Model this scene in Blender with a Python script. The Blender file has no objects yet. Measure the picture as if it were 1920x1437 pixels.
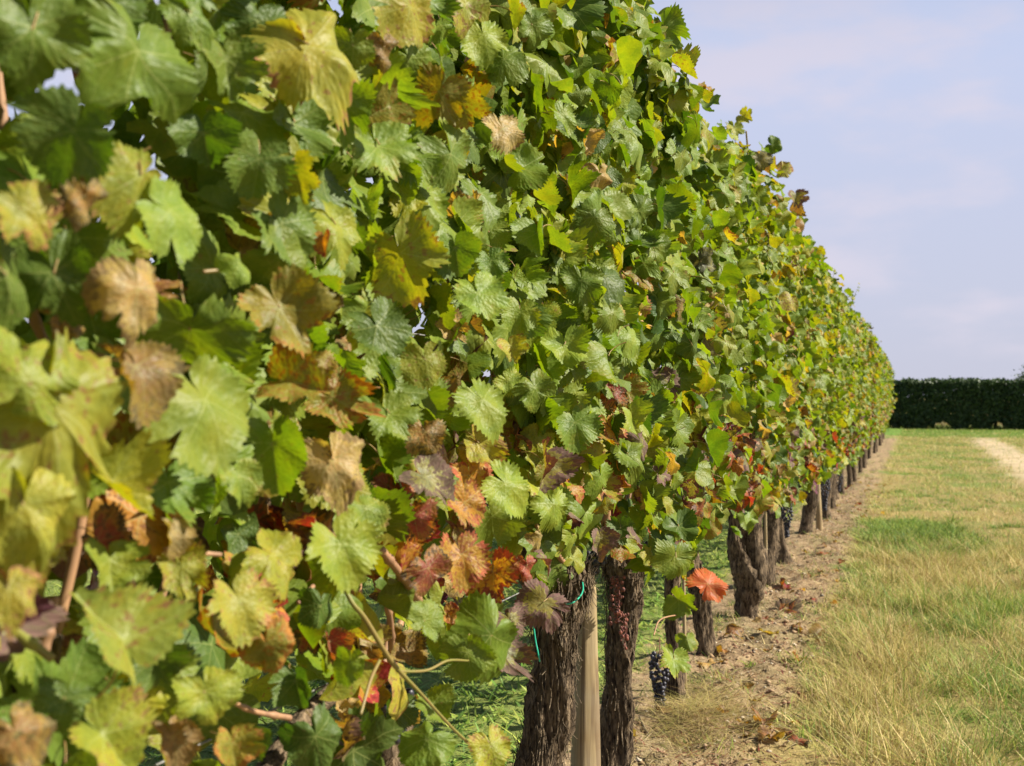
import bpy, math, random
import numpy as np
from mathutils import Vector, Matrix, noise as mnoise

R = math.radians
rnd = random.Random(7)
nrg = np.random.default_rng(11)
SC = bpy.context.scene
COL = SC.collection

# ------------------------------------------------------------------ camera, sky, sun, exposure
F = 2400.0                      # focal length in photograph pixels (photograph 1920 wide)
YAW, HORIZ, VPX = math.atan2(756, 2400), 745.0, 1716.0
CAMZ = 1.0
cam = bpy.data.cameras.new('camera')
camo = bpy.data.objects.new('camera', cam)
COL.objects.link(camo)
SC.camera = camo
camo.location = (0, 0, CAMZ)
camo.rotation_euler = (R(90) + math.atan2(HORIZ - 718.5, F), 0, YAW)
cam.sensor_width = 36.0
cam.lens = F / 1920 * 36.0
cam.clip_start = 0.05
cam.clip_end = 3000
cam.dof.use_dof = True
cam.dof.focus_distance = 2.5
cam.dof.aperture_fstop = 10.5

SUN_EL, SUN_AZ = R(39), R(13)      # azimuth measured from +X towards +Y
SUNV = Vector((math.cos(SUN_EL) * math.cos(SUN_AZ), math.cos(SUN_EL) * math.sin(SUN_AZ), math.sin(SUN_EL)))
world = bpy.data.worlds.new('World')
SC.world = world
world.use_nodes = True
wt = world.node_tree
wt.nodes.clear()
wo = wt.nodes.new('ShaderNodeOutputWorld')
wb = wt.nodes.new('ShaderNodeBackground')
sk = wt.nodes.new('ShaderNodeTexSky')
sk.sky_type = 'NISHITA'
sk.sun_disc = False
sk.sun_elevation = SUN_EL
sk.sun_rotation = R(90) - SUN_AZ
sk.air_density = 1.0
sk.dust_density = 1.2
sk.ozone_density = 3.0
wb.inputs['Strength'].default_value = 0.05
# pale humid haze, thick towards the horizon and thinning upwards, with faint cloud wisps
tc = wt.nodes.new('ShaderNodeTexCoord')
sx = wt.nodes.new('ShaderNodeSeparateXYZ')
hz_ = wt.nodes.new('ShaderNodeMapRange'); hz_.interpolation_type = 'SMOOTHSTEP'
hz_.inputs['From Min'].default_value = 0.22; hz_.inputs['From Max'].default_value = 0.58; hz_.inputs['To Min'].default_value = 0.93; hz_.inputs['To Max'].default_value = 0.0
mp = wt.nodes.new('ShaderNodeMapping'); mp.inputs['Scale'].default_value = (1, 1, 2.6)
nz = wt.nodes.new('ShaderNodeTexNoise'); nz.inputs['Scale'].default_value = 7.0; nz.inputs['Detail'].default_value = 5; nz.inputs['Roughness'].default_value = 0.5
rp = wt.nodes.new('ShaderNodeMapRange'); rp.interpolation_type = 'SMOOTHSTEP'; rp.inputs['From Min'].default_value = 0.46; rp.inputs['From Max'].default_value = 0.68; rp.inputs['To Min'].default_value = 0.0; rp.inputs['To Max'].default_value = 0.85
gr = wt.nodes.new('ShaderNodeMapRange'); gr.inputs['From Min'].default_value = 0.0; gr.inputs['From Max'].default_value = 0.26
hm = wt.nodes.new('ShaderNodeMix'); hm.data_type = 'RGBA'
hm.inputs['A'].default_value = (5.85, 5.95, 7.25, 1)
hm.inputs['B'].default_value = (5.85, 6.45, 8.6, 1)
cm = wt.nodes.new('ShaderNodeMix'); cm.data_type = 'RGBA'
cm.inputs['B'].default_value = (7.2, 6.8, 8.0, 1)
mx = wt.nodes.new('ShaderNodeMix'); mx.data_type = 'RGBA'
L_ = wt.links.new
L_(tc.outputs['Generated'], sx.inputs[0]); L_(sx.outputs[2], hz_.inputs['Value']); L_(sx.outputs[2], gr.inputs['Value'])
L_(tc.outputs['Generated'], mp.inputs['Vector']); L_(mp.outputs[0], nz.inputs['Vector']); L_(nz.outputs['Fac'], rp.inputs['Value'])
L_(gr.outputs[0], hm.inputs['Factor']); L_(hm.outputs['Result'], cm.inputs['A']); L_(rp.outputs[0], cm.inputs['Factor'])
L_(hz_.outputs[0], mx.inputs['Factor']); L_(sk.outputs[0], mx.inputs['A']); L_(cm.outputs['Result'], mx.inputs['B'])
L_(mx.outputs['Result'], wb.inputs['Color'])
L_(wb.outputs[0], wo.inputs['Surface'])

sl = bpy.data.lights.new('sun', 'SUN')
slo = bpy.data.objects.new('sun', sl)
COL.objects.link(slo)
sl.energy = 5.0
sl.angle = R(0.5)
sl.color = (1.0, 0.93, 0.80)
slo.rotation_euler = SUNV.to_track_quat('Z', 'Y').to_euler()
slo.location = (5, 2, 8)

vs = SC.view_settings
vs.view_transform = 'Standard'
vs.look = 'None'
vs.exposure = 1.06
vs.gamma = 1.0
vs.use_curve_mapping = False
SC.cycles.max_bounces = 7
SC.cycles.diffuse_bounces = 3
SC.cycles.transparent_max_bounces = 4
SC.cycles.sample_clamp_indirect = 6

# ------------------------------------------------------------------ photograph geometry helpers
FWD = Vector((-math.sin(YAW), math.cos(YAW), 0))
RGT = Vector((math.cos(YAW), math.sin(YAW), 0))
UPV = Vector((0, 0, 1))
CAM = Vector((0, 0, CAMZ))

def at(px, py, D):
    return CAM + FWD * D + RGT * ((px - 960) / F * D) + UPV * ((HORIZ - py) / F * D)

def depth_on_x(px, X):
    return X / (-math.sin(YAW) + math.cos(YAW) * (px - 960) / F)

def pix_of(p):
    d = p - CAM
    D = max(d.dot(FWD), 0.01)
    return 960 + d.dot(RGT) / D * F, HORIZ - d.z / D * F, D

def fbm(x, y, z=0.0, o=3):
    return mnoise.fractal(Vector((x, y, z)), 1.0, 2.0, o)

def ground_h(x, y):
    h = 0.035 * math.exp(-((x + 0.69) / 0.33) ** 2)
    h += 0.016 * mnoise.noise(Vector((x * 1.3, y * 1.3, 3.3)))
    if y < 45 and -3 < x < 4:
        k = math.exp(-((x + 0.6) / 0.45) ** 2)
        h += (0.005 + 0.022 * k) * mnoise.fractal(Vector((x * 9, y * 9, 1.7)), 1.0, 2.0, 4)
    return h

# ------------------------------------------------------------------ node helpers
class NT:
    def __init__(s, name):
        s.m = bpy.data.materials.new(name)
        s.m.use_nodes = True
        s.t = s.m.node_tree
        s.t.nodes.clear()
        s.out = s.t.nodes.new('ShaderNodeOutputMaterial')
    def n(s, typ, **kw):
        nd = s.t.nodes.new(typ)
        for k, v in kw.items():
            if k.startswith('i_'):
                nd.inputs[k[2:].replace('_', ' ')].default_value = v
            else:
                setattr(nd, k, v)
        return nd
    def set(s, sock, v):
        if hasattr(v, 'is_output') or isinstance(v, bpy.types.NodeSocket):
            s.t.links.new(v, sock)
        else:
            sock.default_value = v
    def math(s, op, a, b=0.0, c=None, clamp=False):
        nd = s.n('ShaderNodeMath', operation=op, use_clamp=clamp)
        s.set(nd.inputs[0], a); s.set(nd.inputs[1], b)
        if c is not None: s.set(nd.inputs[2], c)
        return nd.outputs[0]
    def vmath(s, op, a, b=(0, 0, 0)):
        nd = s.n('ShaderNodeVectorMath', operation=op)
        s.set(nd.inputs[0], a); s.set(nd.inputs[1], b)
        return nd.outputs[0]
    def scale(s, a, f):
        nd = s.n('ShaderNodeVectorMath', operation='SCALE')
        s.set(nd.inputs[0], a); s.set(nd.inputs['Scale'], f)
        return nd.outputs[0]
    def rng(s, v, a, b, c=0.0, d=1.0, smooth=False):
        nd = s.n('ShaderNodeMapRange')
        if smooth: nd.interpolation_type = 'SMOOTHSTEP'
        s.set(nd.inputs['Value'], v)
        s.set(nd.inputs['From Min'], a); s.set(nd.inputs['From Max'], b)
        s.set(nd.inputs['To Min'], c); s.set(nd.inputs['To Max'], d)
        return nd.outputs[0]
    def mix(s, f, a, b, mode='MIX'):
        nd = s.n('ShaderNodeMix', data_type='RGBA', blend_type=mode)
        s.set(nd.inputs['Factor'], f)
        s.set(nd.inputs['A'], a if not isinstance(a, tuple) else (*a, 1)[:4])
        s.set(nd.inputs['B'], b if not isinstance(b, tuple) else (*b, 1)[:4])
        return nd.outputs['Result']
    def noise(s, vec, scale, detail=2.0, rough=0.5, dist=0.0):
        nd = s.n('ShaderNodeTexNoise')
        if vec is not None: s.set(nd.inputs['Vector'], vec)
        nd.inputs['Scale'].default_value = scale
        nd.inputs['Detail'].default_value = detail
        nd.inputs['Roughness'].default_value = rough
        nd.inputs['Distortion'].default_value = dist
        return nd.outputs['Fac']
    def attr(s, name, kind='GEOMETRY', out='Vector'):
        nd = s.n('ShaderNodeAttribute', attribute_type=kind, attribute_name=name)
        return nd.outputs[out]
    def bump(s, h, strength=0.5, dist=0.002, normal=None):
        nd = s.n('ShaderNodeBump')
        s.set(nd.inputs['Height'], h)
        nd.inputs['Strength'].default_value = strength
        nd.inputs['Distance'].default_value = dist
        if normal is not None: s.set(nd.inputs['Normal'], normal)
        return nd.outputs[0]
    def principled(s, col, rough=0.6, normal=None, spec=0.5):
        nd = s.n('ShaderNodeBsdfPrincipled')
        s.set(nd.inputs['Base Color'], col if not isinstance(col, tuple) else (*col, 1)[:4])
        s.set(nd.inputs['Roughness'], rough)
        nd.inputs['Specular IOR Level'].default_value = spec
        if normal is not None: s.set(nd.inputs['Normal'], normal)
        return nd.outputs[0]
    def finish(s, sh):
        s.t.links.new(sh, s.out.inputs['Surface'])
        return s.m

def leaf_material(name, kind):
    """Vine leaf: palmate veins, browning between the veins from the margin inward, spots, paler underside."""
    b = NT(name)
    uv = b.n('ShaderNodeUVMap', uv_map='UVMap').outputs[0]
    P = b.scale(b.vmath('SUBTRACT', uv, (0.5, 0.5, 0)), 4.0)
    ca = b.attr('leaf_main', kind); cb = b.attr('leaf_edge', kind)
    cp = b.attr('leaf_mark', kind)
    sp = b.n('ShaderNodeSeparateXYZ'); b.set(sp.inputs[0], cp)
    E, S, seed = sp.outputs
    edge = b.attr('rim', 'GEOMETRY', 'Fac')
    xy = b.n('ShaderNodeSeparateXYZ'); b.set(xy.inputs[0], P)
    x, y = xy.outputs[0], xy.outputs[1]
    r = b.math('SQRT', b.math('ADD', b.math('MULTIPLY', x, x), b.math('MULTIPLY', y, y)))
    a = b.math('ABSOLUTE', b.math('ARCTAN2', x, y))
    d = b.math('MINIMUM', b.math('MINIMUM', a, b.math('ABSOLUTE', b.math('SUBTRACT', a, 0.90))),
               b.math('ABSOLUTE', b.math('SUBTRACT', a, 1.86)))
    v = b.math('MULTIPLY', r, b.math('SINE', d))
    u = b.math('MULTIPLY', r, b.math('COSINE', d))
    wv = b.rng(edge, 0.0, 1.0, 0.019, 0.006)
    prim = b.rng(v, 0.0, wv, 1.0, 0.0, True)
    jit = b.math('MULTIPLY', b.math('SUBTRACT', b.noise(P, 3.0, 2), 0.5), 0.22)
    pp = b.math('PINGPONG', b.math('ADD', jit, b.math('SUBTRACT', u, b.math('MULTIPLY', v, 1.0))), 0.095)
    sec = b.math('MULTIPLY', b.rng(pp, 0.0, 0.012, 1.0, 0.0, True), 0.5)
    vein = b.math('MAXIMUM', prim, sec)
    near = b.rng(b.math('MINIMUM', v, pp), 0.0, 0.07, 1.0, 0.0, True)
    ofs = b.n('ShaderNodeCombineXYZ'); b.set(ofs.inputs[2], b.math('MULTIPLY', seed, 37.0)); b.set(ofs.inputs[0], b.math('MULTIPLY', seed, 11.0))
    Q = b.vmath('ADD', P, ofs.outputs[0])
    n1 = b.noise(Q, 1.9, 4, 0.6)
    n2 = b.noise(Q, 7.0, 3, 0.6)
    n3 = b.noise(Q, 26.0, 2, 0.5)
    m = b.math('ADD', b.math('MULTIPLY', b.math('MULTIPLY', E, b.math('POWER', edge, 1.5)), 0.85), b.math('MULTIPLY', b.math('SUBTRACT', n1, 0.5), 1.5))
    m = b.math('ADD', m, b.math('MULTIPLY', E, 0.28))
    m = b.math('ADD', m, b.math('MULTIPLY', b.math('SUBTRACT', n2, 0.5), 0.8))
    m = b.math('ADD', m, b.math('MULTIPLY', b.math('SUBTRACT', n3, 0.5), 0.35))
    m = b.math('SUBTRACT', m, b.math('MULTIPLY', near, 0.09))
    me = b.math('MULTIPLY', b.rng(m, 0.56, 0.72, 0.0, 1.0, True), b.math('GREATER_THAN', E, 0.02))
    sm = b.math('ADD', n2, b.math('MULTIPLY', S, 0.24))
    ms = b.math('MULTIPLY', b.rng(sm, 0.70, 0.78, 0.0, 1.0, True), b.rng(S, 0.0, 0.2))
    mot = b.mix(1.0, ca, (1.45, 1.12, 0.7), 'MULTIPLY')
    col = b.mix(b.rng(n1, 0.40, 0.68, 0.0, 0.8), ca, mot)
    col = b.mix(b.rng(n1, 0.48, 0.25, 0.0, 0.6), col, b.scale(ca, 0.62))
    col = b.mix(b.math('MULTIPLY', b.rng(n3, 0.35, 0.75), 0.35), col, b.scale(col, 0.66))
    trans = b.rng(m, 0.34, 0.58, 0.0, 0.6, True)          # yellowing halo round the dead rim
    halo = b.math('MULTIPLY', trans, b.rng(E, 0.1, 0.5))
    col = b.mix(halo, col, b.mix(0.55, col, (0.36, 0.29, 0.03)))
    cbv = b.mix(b.rng(n2, 0.35, 0.7), cb, b.scale(cb, 0.5))
    col = b.mix(me, col, cbv)
    col = b.mix(b.math('MULTIPLY', ms, 0.8), col, b.scale(cb, 0.55))
    vc = b.mix(0.5, b.scale(col, 1.6), (0.30, 0.34, 0.08))
    col = b.mix(b.math('MULTIPLY', vein, 0.20), col, vc)
    back = b.n('ShaderNodeNewGeometry').outputs['Backfacing']
    cback = b.mix(0.22, b.scale(col, 1.0), (0.18, 0.22, 0.06))
    cback = b.mix(b.math('MULTIPLY', vein, 0.45), cback, (0.36, 0.38, 0.13))
    colf = b.mix(back, col, cback)
    vor = b.n('ShaderNodeTexVoronoi', feature='SMOOTH_F1'); b.set(vor.inputs['Vector'], Q); vor.inputs['Scale'].default_value = 12.0
    hgt = b.math('ADD', b.math('MULTIPLY', near, -0.30), b.math('ADD', b.math('MULTIPLY', vor.outputs['Distance'], -1.1), b.math('MULTIPLY', n2, 0.9)))
    nrm = b.bump(hgt, 0.5, 0.0013)
    dry = b.math('MAXIMUM', me, 0.0)
    pr = b.principled(colf, b.rng(dry, 0, 1, 0.48, 0.8), nrm, 0.23)
    tl = b.n('ShaderNodeBsdfTranslucent')
    tcol = b.mix(1.0, b.scale(col, 1.9), (1.0, 1.0, 0.22), 'MULTIPLY')
    b.set(tl.inputs['Color'], tcol); b.set(tl.inputs['Normal'], nrm)
    ms_ = b.n('ShaderNodeMixShader'); b.set(ms_.inputs[0], b.rng(dry, 0, 1, 0.33, 0.16))
    b.set(ms_.inputs[1], pr); b.set(ms_.inputs[2], tl.outputs[0])
    return b.finish(ms_.outputs[0])

def bark_material(name, cl, cd, stretch=0.22, scale=110.0):
    b = NT(name)
    tcn = b.n('ShaderNodeTexCoord').outputs['Object']
    mpn = b.n('ShaderNodeMapping'); b.set(mpn.inputs['Vector'], tcn); mpn.inputs['Scale'].default_value = (1, 1, stretch)
    w = b.noise(mpn.outputs[0], scale, 5, 0.65, 0.4)
    w2 = b.noise(mpn.outputs[0], scale * 0.28, 3, 0.6, 0.2)
    w3 = b.noise(tcn, 26.0, 4, 0.7)
    c = b.mix(b.rng(w, 0.36, 0.62), cd, cl)
    c = b.mix(b.rng(w2, 0.35, 0.62, 0.55, 0.0), c, b.scale(c, 0.35))
    c = b.mix(b.rng(w3, 0.54, 0.42, 0.0, 0.6), c, b.scale(c, 0.4))
    c = b.mix(b.rng(w3, 0.55, 0.7, 0.0, 0.4), c, b.mix(1.0, c, (0.75, 0.68, 0.58), 'MULTIPLY'))
    h = b.math('ADD', b.math('MULTIPLY', w, 1.0), b.math('MULTIPLY', w2, 1.5))
    return b.finish(b.principled(c, 0.9, b.bump(h, 1.0, 0.010), 0.15))

def plain_material(name, c1, c2, scale=40.0, rough=0.7, stretch=1.0, bump=0.3, dist=0.001, translucent=0.0, spec=0.4):
    b = NT(name)
    tcn = b.n('ShaderNodeTexCoord').outputs['Object']
    mpn = b.n('ShaderNodeMapping'); b.set(mpn.inputs['Vector'], tcn); mpn.inputs['Scale'].default_value = (1, 1, stretch)
    w = b.noise(mpn.outputs[0], scale, 4, 0.6)
    c = b.mix(b.rng(w, 0.35, 0.65), c1, c2)
    pr = b.principled(c, rough, b.bump(w, bump, dist), spec)
    if translucent:
        tl = b.n('ShaderNodeBsdfTranslucent'); b.set(tl.inputs['Color'], c)
        mm = b.n('ShaderNodeMixShader'); mm.inputs[0].default_value = translucent
        b.set(mm.inputs[1], pr); b.set(mm.inputs[2], tl.outputs[0])
        return b.finish(mm.outputs[0])
    return b.finish(pr)

def blade_material(name, transl=0.3, rough=0.6):
    b = NT(name)
    c = b.attr('tint', 'GEOMETRY', 'Color')
    g = b.noise(b.n('ShaderNodeTexCoord').outputs['Object'], 300.0, 2)
    c = b.mix(b.rng(g, 0.3, 0.7, 0, 0.35), c, b.scale(c, 0.7))
    tl = b.n('ShaderNodeBsdfTranslucent'); b.set(tl.inputs['Color'], b.scale(c, 1.3))
    mm = b.n('ShaderNodeMixShader'); mm.inputs[0].default_value = transl
    b.set(mm.inputs[1], b.principled(c, rough, None, 0.3)); b.set(mm.inputs[2], tl.outputs[0])
    return b.finish(mm.outputs[0])

def ground_material():
    b = NT('ground_soil_and_turf')
    P = b.n('ShaderNodeTexCoord').outputs['Object']
    s = b.n('ShaderNodeSeparateXYZ'); b.set(s.inputs[0], P)
    x, y = s.outputs[0], s.outputs[1]
    n0 = b.noise(P, 0.9, 4, 0.6)
    n1 = b.noise(P, 3.5, 5, 0.62)
    n2 = b.noise(P, 22.0, 5, 0.65)
    n3 = b.noise(P, 120.0, 3, 0.6)
    # bare soil
    soil = b.mix(b.rng(n1, 0.3, 0.7), (0.235, 0.158, 0.085), (0.155, 0.100, 0.053))
    soil = b.mix(b.rng(n2, 0.40, 0.66), soil, (0.34, 0.245, 0.135))
    soil = b.mix(b.rng(n2, 0.47, 0.33, 0.0, 0.8), soil, (0.12, 0.078, 0.042))
    litter = b.noise(P, 55.0, 4, 0.7)
    soil = b.mix(b.rng(litter, 0.56, 0.64, 0.0, 0.7), soil, (0.17, 0.10, 0.05))
    soil = b.mix(b.rng(b.noise(P, 2.3, 4, 0.6), 0.50, 0.62, 0.0, 0.55), soil, (0.19, 0.165, 0.07))
    soil = b.mix(b.rng(n3, 0.55, 0.70, 0.0, 0.6), soil, (0.50, 0.40, 0.27))
    # turf under-layer: dry thatch with green patches
    thatch = b.mix(b.rng(n2, 0.35, 0.65), (0.22, 0.17, 0.06), (0.33, 0.25, 0.10))
    green = b.mix(b.rng(n2, 0.35, 0.65), (0.10, 0.16, 0.028), (0.17, 0.22, 0.045))
    gm = b.rng(n0, 0.50, 0.66)
    far = b.rng(y, 12.0, 22.0, 0.0, 0.18)
    turf = b.mix(b.math('ADD', gm, far, clamp=True), thatch, green)
    # the bare strip below the row
    xe = b.math('ADD', x, b.math('MULTIPLY', b.math('SUBTRACT', n1, 0.5), 0.45))
    right = b.rng(xe, -0.47, -0.36)
    left = b.rng(xe, -0.95, -1.05)
    out = b.math('MAXIMUM', b.math('MAXIMUM', right, left), b.rng(y, 31.0, 31.8))
    col = b.mix(out, soil, turf)
    # green lane beyond the row (left side)
    col = b.mix(b.math('MULTIPLY', left, 0.8), col, green)
    # worn sandy track on the right, at a distance
    tx = 1.55
    dx = b.math('ABSOLUTE', b.math('SUBTRACT', b.math('ADD', x, b.math('MULTIPLY', b.math('SUBTRACT', n0, 0.5), 0.5)), tx))
    track = b.math('MULTIPLY', b.math('MULTIPLY', b.rng(dx, 0.15, 0.55, 0.85, 0.0), b.rng(n1, 0.30, 0.52, 0.35, 1.0)), b.rng(y, 14.0, 17.0))
    track = b.math('MULTIPLY', track, b.rng(y, 35.0, 31.0))
    sand = b.mix(b.rng(n2, 0.35, 0.65), (0.60, 0.47, 0.32), (0.48, 0.36, 0.23))
    col = b.mix(track, col, sand)
    # bright green headland in front of the far hedge
    head = b.math('MULTIPLY', b.rng(y, 33.0, 35.0), b.rng(y, 42.0, 41.0))
    col = b.mix(b.math('MULTIPLY', head, 0.9), col, (0.10, 0.19, 0.025))
    # bare scuffed patches
    sc = b.math('MULTIPLY', b.rng(b.noise(P, 1.7, 4, 0.65), 0.58, 0.66), b.rng(y, 5.0, 9.0))
    col = b.mix(b.math('MULTIPLY', sc, 0.75), col, soil)
    h = b.math('ADD', b.math('MULTIPLY', n2, 1.0), b.math('MULTIPLY', n3, 0.35))
    return b.finish(b.principled(col, 0.95, b.bump(h, 0.8, 0.02), 0.15))

def wood_material():
    b = NT('stake_wood')
    P = b.n('ShaderNodeTexCoord').outputs['Object']
    m = b.n('ShaderNodeMapping'); b.set(m.inputs['Vector'], P); m.inputs['Scale'].default_value = (1, 1, 0.035)
    g = b.noise(m.outputs[0], 190.0, 4, 0.6, 0.3)
    k = b.noise(m.outputs[0], 45.0, 2, 0.5, 0.8)
    c = b.mix(b.rng(g, 0.35, 0.65), (0.36, 0.265, 0.135), (0.25, 0.18, 0.085))
    c = b.mix(b.rng(k, 0.58, 0.64, 0.0, 0.8), c, (0.13, 0.08, 0.04))
    c = b.mix(b.rng(b.noise(P, 30.0, 4, 0.7), 0.55, 0.75, 0.0, 0.6), c, (0.20, 0.16, 0.11))
    c = b.mix(b.rng(b.noise(P, 9.0, 3), 0.45, 0.7, 0.0, 0.35), c, (0.33, 0.30, 0.22))
    return b.finish(b.principled(c, 0.8, b.bump(g, 0.4, 0.0012), 0.25))

def grape_material():
    b = NT('grape_skin')
    P = b.n('ShaderNodeTexCoord').outputs['Object']
    w = b.noise(P, 90.0, 4, 0.7)
    c = b.mix(b.rng(w, 0.45, 0.7), (0.010, 0.009, 0.016), (0.05, 0.048, 0.07))
    return b.finish(b.principled(c, b.rng(w, 0.4, 0.7, 0.32, 0.75), None, 0.5))

M_LEAF = leaf_material('vine_leaf', 'OBJECT')
M_LEAFG = leaf_material('vine_leaf_mass', 'GEOMETRY')
M_PET = plain_material('leaf_stalk', (0.30, 0.26, 0.07), (0.34, 0.16, 0.07), 18.0, 0.5, translucent=0.15)
M_BARK = bark_material('vine_bark', (0.27, 0.195, 0.12), (0.026, 0.017, 0.012))
M_SHRED = bark_material('shredded_bark', (0.33, 0.25, 0.16), (0.10, 0.07, 0.045), 0.3, 200)
M_CANE = plain_material('cane_bark', (0.36, 0.20, 0.10), (0.22, 0.12, 0.065), 60, 0.6, 0.1)
M_SHOOT = plain_material('green_shoot', (0.17, 0.18, 0.035), (0.22, 0.14, 0.05), 25, 0.45, 0.3)
M_WOOD = wood_material()
M_GRAPE = grape_material()
M_BLADE = blade_material('grass_blade')
M_HEDGE = blade_material('hedge_leaf', 0.22, 0.5)
M_STONE = blade_material('pebble_stone', 0.0, 0.9)
M_TIE = plain_material('green_plastic', (0.02, 0.33, 0.20), (0.03, 0.40, 0.25), 20, 0.35)
M_WIRE = plain_material('galvanised_wire', (0.22, 0.22, 0.21), (0.14, 0.13, 0.12), 60, 0.45)
M_HBARK = bark_material('hedge_bark', (0.12, 0.09, 0.07), (0.04, 0.03, 0.025), 0.3, 30)
M_GROUND = ground_material()

# ------------------------------------------------------------------ mesh helpers
def tag(o, label=None, cat=None, group=None, kind=None):
    if label: o['label'] = label
    if cat: o['category'] = cat
    if group: o['group'] = group
    if kind: o['kind'] = kind
    return o

def link(name, data, parent=None):
    o = bpy.data.objects.new(name, data)
    COL.objects.link(o)
    if parent is not None:
        o.parent = parent
    return o

def mesh_np(name, verts, tris, mats, smooth=True, quads=None, mat_idx=None):
    """Mesh from numpy arrays of vertices and triangles (and quads)."""
    me = bpy.data.meshes.new(name)
    verts = np.asarray(verts, np.float32)
    loops, starts, tot, p = [], [], [], 0
    if tris is not None and len(tris):
        t = np.asarray(tris, np.int32)
        loops.append(t.ravel()); starts.append(np.arange(len(t)) * 3); tot.append(np.full(len(t), 3)); p = len(t) * 3
    if quads is not None and len(quads):
        q = np.asarray(quads, np.int32)
        loops.append(q.ravel()); starts.append(p + np.arange(len(q)) * 4); tot.append(np.full(len(q), 4))
    L = np.concatenate(loops); S = np.concatenate(starts); T = np.concatenate(tot)
    me.vertices.add(len(verts)); me.vertices.foreach_set('co', verts.ravel())
    me.loops.add(len(L)); me.loops.foreach_set('vertex_index', L)
    me.polygons.add(len(S)); me.polygons.foreach_set('loop_start', S.astype(np.int32)); me.polygons.foreach_set('loop_total', T.astype(np.int32))
    if smooth: me.polygons.foreach_set('use_smooth', np.ones(len(S), bool))
    if mat_idx is not None: me.polygons.foreach_set('material_index', np.asarray(mat_idx, np.int32))
    for m in (mats if isinstance(mats, (list, tuple)) else [mats]):
        me.materials.append(m)
    me.update(calc_edges=True)
    return me

def point_attr(me, name, arr, typ):
    a = me.attributes.new(name, typ, 'POINT')
    if typ == 'FLOAT': a.data.foreach_set('value', np.asarray(arr, np.float32).ravel())
    elif typ == 'FLOAT_VECTOR': a.data.foreach_set('vector', np.asarray(arr, np.float32).ravel())
    else: a.data.foreach_set('color', np.asarray(arr, np.float32).ravel())

def uv_from_points(me, uvp):
    uv = me.uv_layers.new(name='UVMap')
    li = np.empty(len(me.loops), np.int32); me.loops.foreach_get('vertex_index', li)
    uv.data.foreach_set('uv', np.asarray(uvp, np.float32)[li].ravel())

class Geo:
    """Collects vertices / faces for one mesh object."""
    def __init__(s): s.v, s.t, s.q, s.k = [], [], [], 0
    def add(s, v, t=None, q=None):
        v = np.asarray(v, float)
        if t is not None and len(t): s.t.append(np.asarray(t) + s.k)
        if q is not None and len(q): s.q.append(np.asarray(q) + s.k)
        s.v.append(v); s.k += len(v)
    def mesh(s, name, mats, smooth=True):
        return mesh_np(name, np.concatenate(s.v), np.concatenate(s.t) if s.t else None, mats, smooth, np.concatenate(s.q) if s.q else None)
    def obj(s, name, mats, parent=None, smooth=True):
        return link(name, s.mesh(name, mats, smooth), parent)

def spline(pts, n):
    """Catmull-Rom resample of rows (x,y,z,r...)"""
    P = np.asarray(pts, float)
    P = np.vstack([2 * P[0] - P[1], P, 2 * P[-1] - P[-2]])
    out = []
    m = len(P) - 3
    for i in range(n):
        s = i / (n - 1) * m
        k = min(int(s), m - 1); t = s - k
        a, b, c, d = P[k], P[k + 1], P[k + 2], P[k + 3]
        out.append(0.5 * ((2 * b) + (-a + c) * t + (2 * a - 5 * b + 4 * c - d) * t * t + (-a + 3 * b - 3 * c + d) * t ** 3))
    return np.array(out)

def tube(geo, pts, nseg=8, n=None, ridge=0.0, seed=0.0, twist=1.5, cap=True, fine=0.0, nodes=0.0):
    n = n or max(4, len(pts) * 3)
    C = spline(pts, n)
    V = []
    prev = Vector((1, 0.2, 0))
    ln = 0.0
    for i in range(n):
        c = C[i]
        a = C[max(i - 1, 0)]; e = C[min(i + 1, n - 1)]
        tan = Vector((e - a)[:3])
        tan = tan.normalized() if tan.length > 1e-9 else Vector((0, 0, 1))
        x = (prev - tan * prev.dot(tan)).normalized(); prev = x
        y = tan.cross(x)
        if i: ln += float(np.linalg.norm(C[i][:3] - C[i - 1][:3]))
        r0 = max(c[3], 1e-4)
        for j in range(nseg):
            th = 2 * math.pi * j / nseg
            r = r0 * (1 + 0.45 * math.exp(-(((ln + seed * .01) % nodes - nodes / 2) / 0.004) ** 2)) if nodes else r0
            if ridge:
                q = th + ln * twist * 2
                big = mnoise.noise(Vector((math.cos(q) * 1.1 + seed, math.sin(q) * 1.1, ln * 5)))
                mid = mnoise.noise(Vector((math.cos(q) * 3.2 + seed, math.sin(q) * 3.2 + 7, ln * 9)))
                r *= 1 + ridge * (0.9 * big + 0.7 * (abs(mid) * 2 - 0.6))
                if fine:
                    f = mnoise.noise(Vector((math.cos(q) * 9 + seed, math.sin(q) * 9 + 3, ln * 16)))
                    g = mnoise.noise(Vector((math.cos(q) * 19 + seed, math.sin(q) * 19 + 3, ln * 30)))
                    r *= 1 + fine * (f + 0.7 * g)
            V.append(Vector(c[:3]) + (x * math.cos(th) + y * math.sin(th)) * r)
    Q = []
    for i in range(n - 1):
        for j in range(nseg):
            j2 = (j + 1) % nseg
            Q.append((i * nseg + j, i * nseg + j2, (i + 1) * nseg + j2, (i + 1) * nseg + j))
    T = []
    V = [tuple(v) for v in V]
    if cap:
        for end, base in ((0, 0), (1, (n - 1) * nseg)):
            c = C[-1 if end else 0]
            tp = C[-1][:3] - C[-2][:3] if end else C[0][:3] - C[1][:3]
            L = np.linalg.norm(tp); tp = tp / (L or 1) * max(c[3], 1e-4) * 0.4
            V.append(tuple(np.array(c[:3]) + tp))
            k = len(V) - 1
            for j in range(nseg):
                j2 = (j + 1) % nseg
                T.append((base + j2, base + j, k) if not end else (base + j, base + j2, k))
    geo.add(V, T, Q)

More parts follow.
